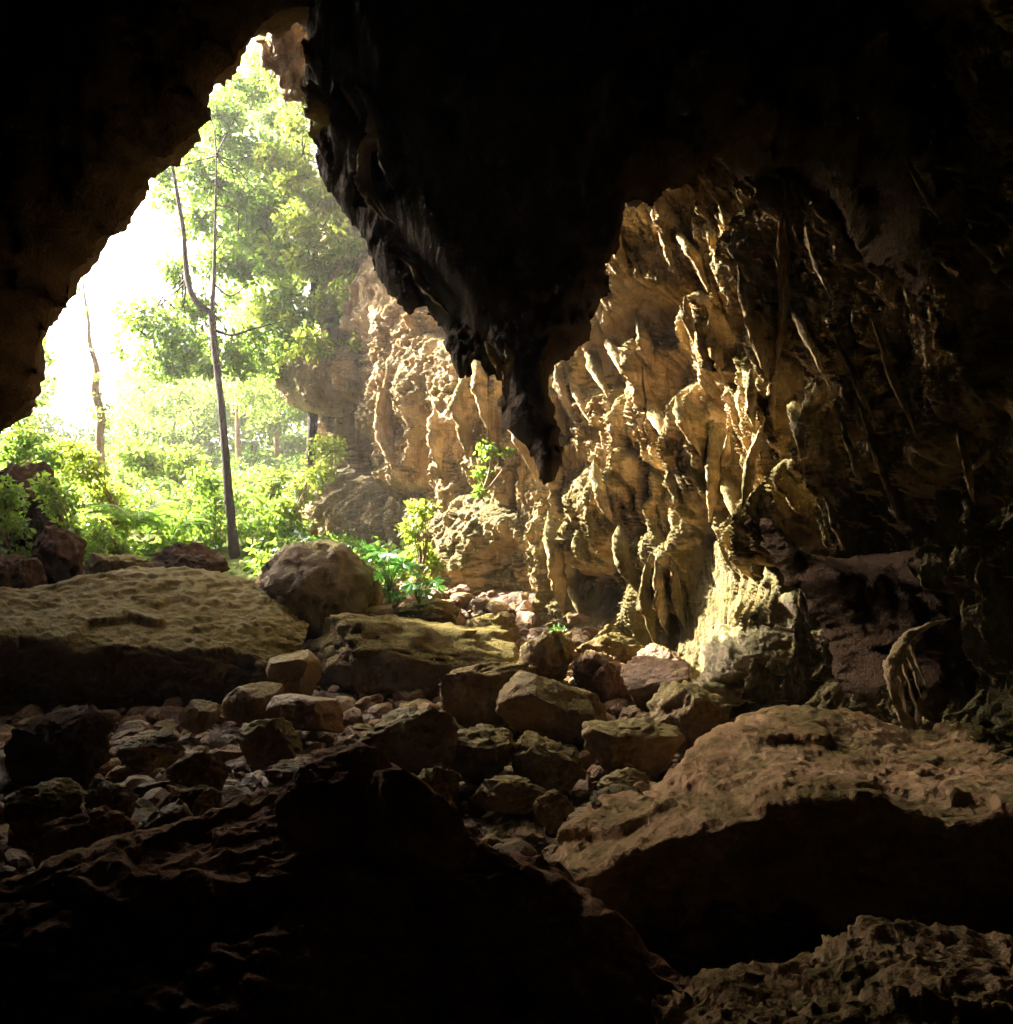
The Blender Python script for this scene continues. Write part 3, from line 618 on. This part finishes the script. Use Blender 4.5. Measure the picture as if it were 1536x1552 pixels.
for zi, (x0, y0, x1, y1, n, Ya, Yb) in enumerate(zones + bigger):
    for i in range(n):
        Yc = rnd.uniform(Ya, Yb); p = at(rnd.uniform(x0, x1), 1000, Yc)
        z = float(ground_z(np.array(p[0]), np.array(Yc)))
        r = rnd.choice((0.06, 0.08, 0.1, 0.13, 0.17)) * (0.8 + Yc / 16) if zi < len(zones) else rnd.uniform(.2, .36)
        o = link('stone', stone_me[rnd.randrange(8)], loc=(p[0], Yc, z + 0.1 * r + 0.05))
        o.scale = (r * rnd.uniform(.8, 1.5), r * rnd.uniform(.8, 1.3), r * rnd.uniform(.7, 1.2)); o.rotation_euler = (rnd.uniform(-.5, .5), rnd.uniform(-.5, .5), rnd.uniform(0, 6.3))
        lab = (places + places_big)[zi]
        tag(o, lab, 'stone', lab.replace('stone', 'stones'))

# draperies and stalactites standing out of the flowstone wall: (pixel path, width in pixels, how far out)
DR = [([(935, 335), (942, 380), (955, 430)], 11, .25), ([(1030, 345), (1055, 385), (1078, 440)], 12, .25), ([(1000, 350), (1012, 380), (1030, 420)], 9, .2), ([(1125, 398), (1140, 440), (1150, 520), (1172, 585)], 16, .3),
      ([(1190, 310), (1195, 380), (1188, 470), (1180, 560)], 14, .3), ([(1185, 560), (1182, 600), (1180, 655)], 8, .3), ([(1200, 450), (1235, 520), (1265, 590)], 11, .25), ([(1265, 505), (1290, 560), (1325, 640)], 8, .25),
      ([(1320, 480), (1350, 560), (1390, 665)], 9, .2), ([(1300, 600), (1330, 690), (1365, 800)], 10, .2), ([(1275, 620), (1290, 690), (1310, 730)], 8, .2), ([(1370, 235), (1400, 290), (1430, 338)], 8, .1),
      ([(1455, 650), (1465, 700), (1478, 765)], 9, .2), ([(1510, 670), (1490, 695), (1470, 720)], 9, .2), ([(845, 550), (862, 600), (885, 660)], 12, .3), ([(862, 545), (878, 590), (900, 650)], 9, .3), ([(826, 562), (838, 610), (860, 660)], 15, .3),
      ([(890, 490), (905, 540), (925, 600)], 14, .3), ([(915, 470), (930, 520), (945, 570)], 13, .3), ([(980, 560), (1000, 620), (1020, 680)], 14, .35), ([(1030, 600), (1048, 640), (1070, 690)], 11, .35), ([(1040, 450), (1050, 490), (1058, 520)], 10, .35),
      ([(905, 700), (915, 760), (935, 800)], 12, .25), ([(940, 790), (950, 840), (975, 900)], 14, .3), ([(1000, 850), (1005, 900), (1020, 960)], 13, .3), ([(1025, 850), (1030, 900), (1040, 950)], 10, .3), ([(985, 840), (988, 900), (992, 985)], 10, .3),
      ([(1090, 640), (1085, 700), (1080, 790)], 14, .3), ([(1110, 660), (1112, 720), (1120, 790)], 12, .3), ([(1160, 640), (1150, 700), (1130, 770)], 12, .3), ([(835, 780), (845, 850), (860, 930)], 14, .25), ([(855, 800), (870, 870), (885, 940)], 12, .25),
      ([(1215, 890), (1228, 920), (1240, 955)], 9, .3), ([(705, 560), (708, 620), (712, 700)], 15, .3), ([(725, 530), (735, 590), (750, 660)], 13, .3), ([(770, 600), (790, 660), (815, 730)], 13, .3), ([(1145, 560), (1150, 610), (1148, 650)], 11, .3), ([(970, 470), (985, 520), (1000, 570)], 12, .3),
      ([(1210, 600), (1222, 660), (1230, 720)], 13, .3), ([(1080, 480), (1095, 530), (1110, 590)], 12, .3), ([(1225, 350), (1240, 400), (1262, 450)], 9, .2), ([(1260, 750), (1275, 790), (1290, 840)], 10, .3), ([(590, 560), (588, 640), (600, 720)], 13, .3), ([(665, 620), (668, 660), (676, 720)], 12, .3)]
for i, (pp, w, out) in enumerate(DR):
    far_right = np.mean([q[0] for q in pp]) > 1290 and pp[0][1] > 220
    pts = [at(x, y, 10.8 - 0.25 * max(0.0, (x - CX) / F * 9.4 - 1.2) - (1.30 if j == 1 else 1.0)) for j, (x, y) in enumerate(pp)] if far_right else [wall_at(x, y, 0.02 + 0.30 * out * (1 - 0.7 * abs(j - 1))) for j, (x, y) in enumerate(pp)]
    rr = np.mean([p[1] for p in pts]) / F * w / 2
    rr *= 0.72
    V, q = tube(pts, (rr * 0.15, rr * 0.9, rr * 1.2, rr * 0.8, rr * 0.1), 12, 48, 0.5, 2.6, (-0.75, -0.6, 0), i * 2.3)
    V = V + 0.03 * np.stack([fbm(V * 1.8 + 3 * k, 3) for k in (1, 2, 3)], -1)
    link('drapery', mesh('drapery', V, q), M['flow'], curt if far_right else wall)

# added blades along the hanging rock's left edge; their pale colour paints daylight
cv = np.array([v.co for v in curt_me.vertices]); cvx, cvy = proj(cv)
def curtain_at(x, y, out):
    k = np.argsort((cvx - x) ** 2 + (cvy - y) ** 2)[:40]; i = k[np.argmin(cv[k, 1])]
    p = at(x, y, cv[i, 1] - out); return p
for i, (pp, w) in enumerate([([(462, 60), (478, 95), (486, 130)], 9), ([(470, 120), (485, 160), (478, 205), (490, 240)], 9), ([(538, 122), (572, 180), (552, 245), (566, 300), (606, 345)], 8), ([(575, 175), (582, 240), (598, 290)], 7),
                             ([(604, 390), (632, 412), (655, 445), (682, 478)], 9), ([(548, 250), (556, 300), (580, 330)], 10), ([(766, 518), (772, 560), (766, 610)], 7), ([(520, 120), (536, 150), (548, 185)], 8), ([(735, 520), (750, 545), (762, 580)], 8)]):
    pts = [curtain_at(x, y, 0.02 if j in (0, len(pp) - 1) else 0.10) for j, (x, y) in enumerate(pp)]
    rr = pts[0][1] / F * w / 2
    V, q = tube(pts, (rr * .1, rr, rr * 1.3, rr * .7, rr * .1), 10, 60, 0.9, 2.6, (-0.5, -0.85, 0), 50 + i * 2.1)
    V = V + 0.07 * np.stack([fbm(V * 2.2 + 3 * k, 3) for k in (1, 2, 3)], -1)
    link('painted_lit_edge', mesh('painted_lit_edge', V, q), M['crest'], curt)

# the small flowstone column in the dark at right
fc = empty('flowstone_column', at(1400, 1110, 8.3))
fc_o = np.array(fc.location)
L_ = [([(1440, 938), (1412, 946), (1386, 960), (1364, 982), (1352, 1008), (1350, 1030)], (.006, .016, .028, .038, .045, .03)),
      ([(1352, 1000), (1350, 1030), (1362, 1065), (1380, 1112)], (.04, .035, .02, .045)), ([(1358, 1000), (1366, 1040), (1378, 1075), (1388, 1112)], (.03, .012, .010, .03)),
      ([(1366, 990), (1376, 1035), (1392, 1080), (1398, 1112)], (.025, .010, .008, .03)), ([(1374, 985), (1386, 1020), (1400, 1060)], (.02, .010, .003)), ([(1384, 975), (1396, 1015), (1404, 1040)], (.02, .008, .003)),
      ([(1356, 1015), (1362, 1050), (1372, 1085), (1376, 1112)], (.02, .010, .012, .03)), ([(1368, 1112), (1395, 1102), (1425, 1112)], (.04, .07, .03))]
for i, (pp, rr) in enumerate(L_):
    V, q = tube([at(x, y, 8.3 + 0.03 * i) - fc_o for x, y in pp], rr, 10, 60, 1.1, 1.5, seed=i * 3.0)
    V = V + (0.02 if i == 0 else 0.05) * np.stack([fbm(V * 3.0 + 3 * k + i, 3) for k in (1, 2, 3)], -1)
    link('drip_strand', mesh('drip_strand', V, q), M['crest'], fc)
tag(fc, 'thin pale curved flowstone column rising from the brown slab at right', 'rock formation')

# broken rock too small to pick apart, lying everywhere between the boulders
base_r = [facet_rock(300 + k, 2, 7, 0.03) for k in range(10)]
rr_ = np.random.RandomState(12); VL = []; FL = []; o_ = 0
for i in range(7500):
    y = 5.0 + 12.5 * rr_.rand() ** 0.85; x = rr_.uniform(-0.66, 0.36) * y
    if y < 6 and x > 0.2: continue
    V, Fc = base_r[i % 10]; r = 0.035 + 0.17 * rr_.rand() ** 2.8 * (0.6 + y / 14)
    a = rr_.uniform(0, 6.28, 3); Rx = np.array([[1, 0, 0], [0, math.cos(a[0]), -math.sin(a[0])], [0, math.sin(a[0]), math.cos(a[0])]]); Rz = np.array([[math.cos(a[2]), -math.sin(a[2]), 0], [math.sin(a[2]), math.cos(a[2]), 0], [0, 0, 1]])
    W_ = (V * (np.array((1, rr_.uniform(.5, .9), rr_.uniform(.35, .8))) * r)) @ Rx.T @ Rz.T
    VL.append(W_ + np.array((x, y, float(ground_z(np.array(x), np.array(y))) + rr_.uniform(-.02, .14)))); FL.append(Fc + o_); o_ += len(V)
tag(link('rubble', mesh('rubble', np.vstack(VL), np.vstack(FL), False), M['earth']), 'broken reddish brown rubble between the boulders', kind='stuff')

# ------------------------------------------------------------------ vegetation
def leaves(clusters, per, size, seed, droop=0.5, shell=0.55):
    """clusters of (centre xyz, radius xyz): small folded leaf blades"""
    rs = np.random.RandomState(seed); Vs = []
    for c, r in clusters:
        r = np.asarray(r, float) * np.ones(3); n = int(per * (r[0] * r[2] + r[1] * r[2] + r[0] * r[1]))
        d = rs.normal(size=(n, 3)); d /= np.linalg.norm(d, axis=1)[:, None]
        p = d * (rs.uniform(0, 1, n) ** shell)[:, None]
        pw = np.asarray(c) + p * r
        nz = fbm(pw * 1.1 + seed, 2); keep = nz > -0.10 - 0.30 * rs.rand(n)
        pw = pw[keep]; d = d[keep]; n = len(pw)
        ax = rs.normal(size=(n, 3)) + 0.5 * d; ax[:, 2] -= droop; ax /= np.linalg.norm(ax, axis=1)[:, None]
        nr = rs.normal(size=(n, 3)); nr[:, 2] += 0.8; sd = np.cross(ax, nr); sd /= np.linalg.norm(sd, axis=1)[:, None] + 1e-9
        up = np.cross(sd, ax)
        s = size * rs.uniform(0.55, 1.35, n)[:, None]
        Vs.append(np.stack([pw, pw + ax * s * .5 + sd * s * .30 + up * s * .08, pw + ax * s, pw + ax * s * .5 - sd * s * .30 + up * s * .08], 1))
    V = np.vstack(Vs).reshape(-1, 3)
    return V, np.arange(len(V)).reshape(-1, 4)
def cl(lst, Y, spread=1.0, seed=0):
    rs = random.Random(seed); out = []
    for (x, y, r) in lst:
        yy = Y + rs.uniform(-1, 1) * spread
        out.append((at(x, y, yy), np.array((r / F * yy, r / F * yy * 1.1, r / F * yy * 0.8))))
    return out
def twigs(root, branch_from, clusters, rad, mat, name='branch', k=6):
    for i, (c, r) in enumerate(clusters):
        b = np.asarray(c); a = np.array(min(branch_from, key=lambda p: np.linalg.norm(np.asarray(p) - b)))
        ln = np.linalg.norm(b - a); w = np.random.RandomState(i * 7 + 1).normal(size=(4, 3)) * 0.07 * ln
        V, q = tube([a] + [a + (b - a) * f + w[j] + np.array((0, 0, 0.10 * ln * math.sin(3.1 * f))) for j, f in enumerate((.25, .5, .75))] + [b + w[3]], (rad, rad * .7, rad * .5, rad * .3, rad * .15), k, 22, 0.2)
        link(name, mesh(name, V - np.array(root.location), q), mat, root)
def crown(root, cls, per, size, mat, seed, **kw):
    V, q = leaves(cls, per, size, seed, **kw)
    o = link('crown', mesh('crown', V - np.array(root.location), q, False), mat, root); o['kind'] = 'stuff'
    return o
def trunk(root, pts, radii, mat, name='trunk', k=12):
    V, q = tube(pts, radii, k, 40, 0.16)
    return link(name, mesh(name, V - np.array(root.location), q), mat, root)

# the slender dark tree with a forked stem
Yt = 20.5
t = empty('forked_tree', at(358, 872, Yt)); t.location.z -= 0.3
tag(t, 'slender dark forked tree standing behind the mossy boulder', 'tree')
trunk(t, [at(358, 890, Yt), at(355, 840, Yt), at(346, 740, Yt), at(336, 620, Yt), at(326, 530, Yt), at(320, 472, Yt)], (.16, .12, .105, .095, .09, .095), M['bark'])
trunk(t, [at(320, 474, Yt), at(296, 455, Yt), at(284, 420, Yt), at(278, 350, Yt), at(268, 290, Yt), at(256, 225, Yt)], (.075, .075, .06, .055, .045, .035), M['bark'], 'limb')
trunk(t, [at(321, 476, Yt), at(324, 430, Yt + .2), at(326, 350, Yt + .4), at(328, 230, Yt + .6)], (.06, .045, .032, .02), M['bark'], 'limb')
trunk(t, [at(325, 500, Yt), at(352, 508, Yt - .1), at(385, 498, Yt - .2), at(435, 485, Yt - .3)], (.04, .03, .022, .012), M['bark'], 'limb')
mc = cl([(215, 480, 38), (205, 530, 34), (250, 490, 45), (285, 530, 48), (255, 555, 34), (350, 540, 45), (300, 470, 40), (395, 540, 45), (430, 480, 50), (330, 400, 38), (375, 370, 50), (300, 340, 36), (250, 300, 30), (245, 260, 26), (350, 300, 46), (300, 260, 40), (345, 220, 48),
         (400, 240, 50), (340, 170, 34), (385, 140, 30), (405, 320, 50), (270, 400, 26), (420, 400, 46)], 23.2, 1.1, 3)
rq = random.Random(21)
extra = [(rq.uniform(235, 440), rq.uniform(110, 560), rq.uniform(14, 26)) for _ in range(60)]
mc += cl([e for e in extra if not (e[0] < 262 and 320 < e[1] < 460) and e[0] > 235 + max(0, (300 - e[1]) * .45)], 23.5, 1.4, 31)
twigs(t, [at(320, 472, Yt), at(284, 420, Yt), at(278, 350, Yt), at(272, 310, Yt), at(262, 258, Yt), at(324, 430, Yt + .2), at(325, 390, Yt + .3), at(326, 350, Yt + .4), at(327, 310, Yt + .45), at(328, 270, Yt + .5), at(328, 235, Yt + .6), at(352, 508, Yt - .1), at(385, 498, Yt - .2), at(435, 485, Yt - .3)], mc[:23], .028, M['bark'])
crown(t, mc, 430, .19, M['leaf'], 1)
# leafy tree at the right of the opening
t = empty('leafy_tree', at(470, 700, 24)); tag(t, 'bright yellow green leafy tree overhanging the opening beside the cliff', 'tree')
trunk(t, [at(470, 720, 24), at(474, 620, 24), at(468, 520, 24), at(478, 400, 24), at(470, 250, 24)], (.16, .14, .12, .09, .05), M['bark'])
cc = cl([(500, 300, 36), (515, 370, 40), (480, 400, 40), (530, 440, 34), (500, 470, 45), (545, 490, 26), (470, 520, 36), (520, 530, 26), (450, 340, 38), (460, 260, 36), (445, 190, 30), (420, 110, 32), (400, 90, 26), (470, 590, 24), (545, 520, 20)], 22.5, 1.2, 7)
cc += cl([(rq.uniform(400, 545), rq.uniform(95, 560), rq.uniform(14, 26)) for _ in range(40)], 23, 1.4, 32)
twigs(t, [at(470, 520, 24), at(478, 400, 24), at(470, 280, 24)], cc[:12], .035, M['bark'])
crown(t, cc, 400, .18, M['leaf_y'], 2)
# ivy covered trunk at left
t = empty('broken_tree', at(152, 700, 27)); tag(t, 'pale brown bare trunk in the white glare at left', 'tree')
trunk(t, [at(154, 720, 27), at(151, 665, 27), at(153, 630, 27), at(144, 590, 27), at(147, 560, 27), at(136, 520, 27), at(134, 485, 27), at(127, 440, 27), at(126, 400, 27)], (.17, .13, .14, .10, .06, .035, .015), M['palebark'])
crown(t, cl([(150, 600, 12), (160, 640, 12), (140, 625, 14), (150, 570, 9), (165, 615, 10), (138, 530, 10), (128, 470, 9), (118, 430, 12)], 26.8, .3, 2), 300, .14, M['leaf_f'], 3)
# further trees
for i, (lab, bx, by, topx, topy, Yy, cls_, mt) in enumerate([
    ('hazy tree low behind the fork of the dark tree', 300, 720, 292, 600, 36, [(230, 620, 36), (275, 600, 40), (300, 650, 44), (250, 660, 40), (330, 610, 36), (210, 650, 30)], 'leaf_f'),
    ('hazy tree standing right of the dark trunk', 362, 690, 357, 560, 34, [(380, 600, 40), (420, 590, 44), (400, 640, 34), (440, 550, 40), (370, 560, 36), (455, 620, 24)], 'leaf_f'),
    ('leafy sprig tree at the left edge of the mouth', 40, 720, 50, 560, 24, [(65, 545, 18), (50, 600, 24), (30, 640, 26), (70, 575, 14), (62, 510, 10)], 'leaf_f'),
    ('tall pale tree behind the crown of the forked tree', 420, 700, 410, 200, 38, [(400, 180, 40), (430, 240, 40), (380, 260, 44), (440, 330, 44), (350, 380, 44), (420, 440, 50), (380, 480, 40), (300, 220, 26)], 'leaf_f')]):
    t = empty('background_tree', at(bx, by, Yy)); tag(t, lab, 'tree')
    trunk(t, [at(bx, by + 20, Yy), at((bx + topx) / 2, (by + topy) / 2, Yy), at(topx, topy, Yy)], (.13, .10, .04), M['palebark'], k=8)
    crown(t, cl(cls_, Yy, 2, i), 170, .25, M[mt], 20 + i)

# the wood beyond: one mass
rs_ = random.Random(8)
wc = []
for i in range(150):
    x, y = rs_.uniform(-60, 520), rs_.uniform(560, 740)
    if 60 < x < 215 and y < 640: continue
    wc.append((x, y, rs_.uniform(24, 46)))
for i in range(70):
    x, y = rs_.uniform(330, 560), rs_.uniform(60, 560)
    wc.append((x, y, rs_.uniform(22, 44)))
V, q = leaves(cl(wc, 44, 5, 4), 110, .32, 77)
tag(link('distant_wood', mesh('distant_wood', V, q, False), M['leaf_f']), 'far pale green wood on the slope outside', kind='stuff')

# low leafy growth covering the slope
rr_ = np.random.RandomState(4); n = 1500
ux = rr_.uniform(-24, -1, n); uy = 17.3 + 20 * rr_.rand(n) ** 1.4
ok = fbm(np.stack([ux, uy, 0 * ux], -1) * 0.35, 2) > -0.22
uc = []
for x, y in zip(ux[ok], uy[ok]):
    if y < 21.5 and abs(CX + F * x / y - 355) < 48: continue
    r = rr_.uniform(.25, .6); uc.append((np.array((x, y, float(ground_z(np.array(x), np.array(y))) + r * .5)), np.array((r, r, r * .8))))
V, q = leaves(uc, 110, .19, 88)
tag(link('undergrowth', mesh('undergrowth', V, q, False), M['shrub']), 'tangled low leafy growth covering the slope outside', kind='stuff')

# shrubs on the slope
def shrub(name, label, cls_, Yy, size, per, mat, seed, group='bushes on the slope outside'):
    cs = cl(cls_, Yy, 0.7, seed)
    lowest = min(cs, key=lambda k: k[0][2]); b = np.array(lowest[0]); b[2] -= lowest[1][2] * 1.3
    t = empty(name, b); tag(t, label, 'shrub', group)
    for c, r in cs:
        for k in range(3):
            e = np.asarray(c) + np.random.RandomState(seed + k).uniform(-.6, .6, 3) * r
            V, q = tube([np.zeros(3), (e - b) * .5 + np.array((0.1, 0, .1)), e - b], (.025, .018, .006), 5, 8)
            link('stem', mesh('stem', V, q), M['palebark'], t)
    V, q = leaves(cs, per * 1.9, size, seed, shell=0.6)
    o = link('foliage', mesh('foliage', V - b, q, False), M[mat], t); o['kind'] = 'stuff'
for i, (lab, cls_, Yy, size, per, mt) in enumerate([
    ('bright bush cut by the left edge above the dark boulder', [(5, 750, 36), (15, 800, 30), (-20, 780, 40)], 17.5, .15, 380, 'shrub'),
    ('dark green bush at the left edge under the rock overhang', [(40, 672, 34), (85, 690, 30), (15, 690, 26)], 22, .16, 300, 'shrub'),
    ('bush in front of the slanting dark outcrop', [(90, 760, 30), (110, 800, 26), (70, 735, 22)], 18.5, .15, 300, 'shrub'),
    ('wide bush left of the fern', [(130, 715, 36), (160, 750, 34), (120, 690, 28), (185, 790, 30)], 20.5, .15, 300, 'leaf_y'),
    ('low bush behind the low dark rock', [(150, 810, 26), (180, 830, 22), (130, 830, 18)], 17.5, .13, 320, 'shrub'),
    ('bush directly left of the dark trunk', [(310, 730, 34), (325, 770, 30), (300, 790, 34), (270, 820, 26), (320, 825, 26)], 21.6, .14, 330, 'shrub'),
    ('feathery bush behind the ferns', [(230, 700, 40), (280, 700, 36), (200, 690, 30)], 25, .18, 230, 'leaf_f'),
    ('bush right of the dark trunk at its foot', [(390, 815, 30), (420, 790, 32), (445, 800, 26)], 21.4, .14, 330, 'shrub'),
    ('pale green bush climbing the brown bank', [(495, 680, 30), (480, 715, 30), (455, 745, 28), (440, 770, 24)], 21, .15, 330, 'leaf_y'),
    ('sprigs on the bank between trunk and pale green bush', [(410, 735, 22), (425, 720, 16)], 20.5, .16, 300, 'leaf_f'),
    ('upright yellow green bush against the foot of the cliff', [(640, 775, 26), (625, 800, 24), (640, 840, 26), (630, 875, 24), (655, 855, 18)], 15.4, .14, 420, 'leaf_y'),
    ('green creeper hanging on the pale cliff', [(738, 680, 18), (732, 715, 18), (728, 745, 12), (745, 660, 10), (775, 685, 12)], 16.6, .13, 420, 'shrub'),
    ('small green seedling beside the flowstone foot', [(848, 958, 12), (838, 965, 8)], 13.2, .09, 700, 'broad'),
    ('small weeds at the foot of the leafy plants', [(600, 905, 16), (590, 890, 14)], 14.2, .09, 600, 'broad')]):
    shrub('bush', lab, cls_, Yy, size, per, mt, 40 + i)

# ferns
def fern(label, c, L, n, seed, mat='fern'):
    rs = random.Random(seed); t = empty('fern', c); tag(t, label, 'fern', 'ferns on the slope')
    for k in range(n):
        a = 2 * math.pi * k / n + rs.uniform(-.2, .2); l = L * rs.uniform(.75, 1.1); h = rs.uniform(.55, .9)
        d = np.array((math.cos(a), math.sin(a), 0)); s = np.array((-d[1], d[0], 0))
        Vs = []
        for u in np.linspace(0.12, 1, 22):
            p = d * l * u * .85 + np.array((0, 0, l * h * (1.7 * u - 1.35 * u * u)))
            w = l * .26 * math.sin(math.pi * min(1, u * .93 + .07)) ** .8
            for sg in (-1, 1):
                q = p + s * sg * w + d * w * .45 - np.array((0, 0, w * .25)); b = d * l * .02
                Vs += [p - b, q * .5 + p * .5 - b * 1.2, q, q * .5 + p * .5 + b * 1.2]
        for u0, u1 in zip(np.linspace(0, .9, 8), np.linspace(.13, 1, 8)):
            P_ = [d * l * u * .85 + np.array((0, 0, l * h * (1.7 * u - 1.35 * u * u))) for u in (u0, u1)]
            Vs += [P_[0] - s * .012, P_[1] - s * .008, P_[1] + s * .008, P_[0] + s * .012]
        V = np.array(Vs); link('frond', mesh('frond', V, np.arange(len(V)).reshape(-1, 4), False), M[mat], t)
fern('large arching fern in front of the hazy bush', at(205, 800, 19.6), 1.5, 13, 1)
fern('arching fern just left of the dark trunk', at(262, 812, 20.4), 1.35, 12, 2)
fern('small fern on the bank right of the trunk', at(405, 770, 20.4), .8, 9, 3)

# broad leaved plants by the cliff foot: every blade its own part
def blade(lobes, r):
    pts = [(0, 0, 0)]; n = 4 * lobes + 1
    for i in range(n):
        a = math.pi * (-0.78 + 1.56 * i / (n - 1)); rr = r * (1.0 if i % 4 == 2 else (0.72 if i % 2 else 0.42)) * (1 - .25 * abs(a) / math.pi)
        pts.append((rr * math.cos(a) + r * .1, rr * math.sin(a), -.10 * rr + .06 * r * math.cos(6 * a)))
    V = np.array(pts); Fc = np.array([[0, i, i + 1] for i in range(1, len(pts) - 1)])
    return mesh('leaf', V, Fc, False)
bl = blade(5, 0.26); bl.materials.append(M['broad'])
def broad(label, c, n, seed, h=.55, s0=1.0):
    rs = random.Random(seed); c = np.asarray(c); t = empty('broad_leaved_plant', c); tag(t, label, 'plant', 'leafy plants at the cliff foot')
    for i in range(n):
        a = rs.uniform(0, 6.28); d = rs.uniform(.15, .55) * s0; e = np.array((d * math.cos(a), d * math.sin(a), h * rs.uniform(.5, 1.25)))
        V, q = tube([np.zeros(3), e * .5 + np.array((0, 0, .1)), e], (.012, .010, .006), 5, 6); link('stalk', mesh('stalk', V, q), M['fern'], t)
        o = link('leaf', bl, parent=t); o.location = e; k = rs.uniform(.6, 1.15) * s0; o.scale = (k, k, k)
        o.rotation_euler = (rs.uniform(-.5, .5), rs.uniform(.1, .8), a + rs.uniform(-.6, .6))
broad('glossy green plant with hand shaped leaves right of the dome boulder', at(530, 875, 14.9), 22, 1)
broad('leafy plant spreading at the cliff foot under the yellow bush', at(590, 895, 14.5), 20, 2)
broad('low leafy plant on the ledge end nearest the cliff', at(635, 915, 14.3), 14, 3, .35, .8)
broad('little leafy plant peeping over the dome boulder', at(478, 840, 15.6), 9, 4, .35, .8)

# lit rock overhang above the mouth, outside
boulder('overhanging_rock', 'pale sunlit rock jutting out at the very top of the opening', (388, -90, 560, 172), 13.8, 0.7, 66, 'flow', 0.13, planes=5, sub=5, sink=0.0, group='rock outside the mouth')

if HAZE > 0:
    bm = bmesh.new(); bmesh.ops.create_cube(bm, size=1.0)
    me = bpy.data.meshes.new('haze'); bm.to_mesh(me); bm.free()
    hz = link('haze', me); hz.location = (0, 40, 10); hz.scale = (124, 104, 40); hz['kind'] = 'stuff'
    hm = bpy.data.materials.new('haze'); hm.use_nodes = True; T = hm.node_tree
    for n in list(T.nodes):
        if n.type != 'OUTPUT_MATERIAL': T.nodes.remove(n)
    pv = T.nodes.new('ShaderNodeVolumePrincipled'); pv.inputs['Density'].default_value = HAZE; pv.inputs['Color'].default_value = (.95, .95, .95, 1)
    pv.inputs['Anisotropy'].default_value = 0.5
    T.links.new(pv.outputs[0], T.nodes['Material Output'].inputs['Volume']); me.materials.append(hm)
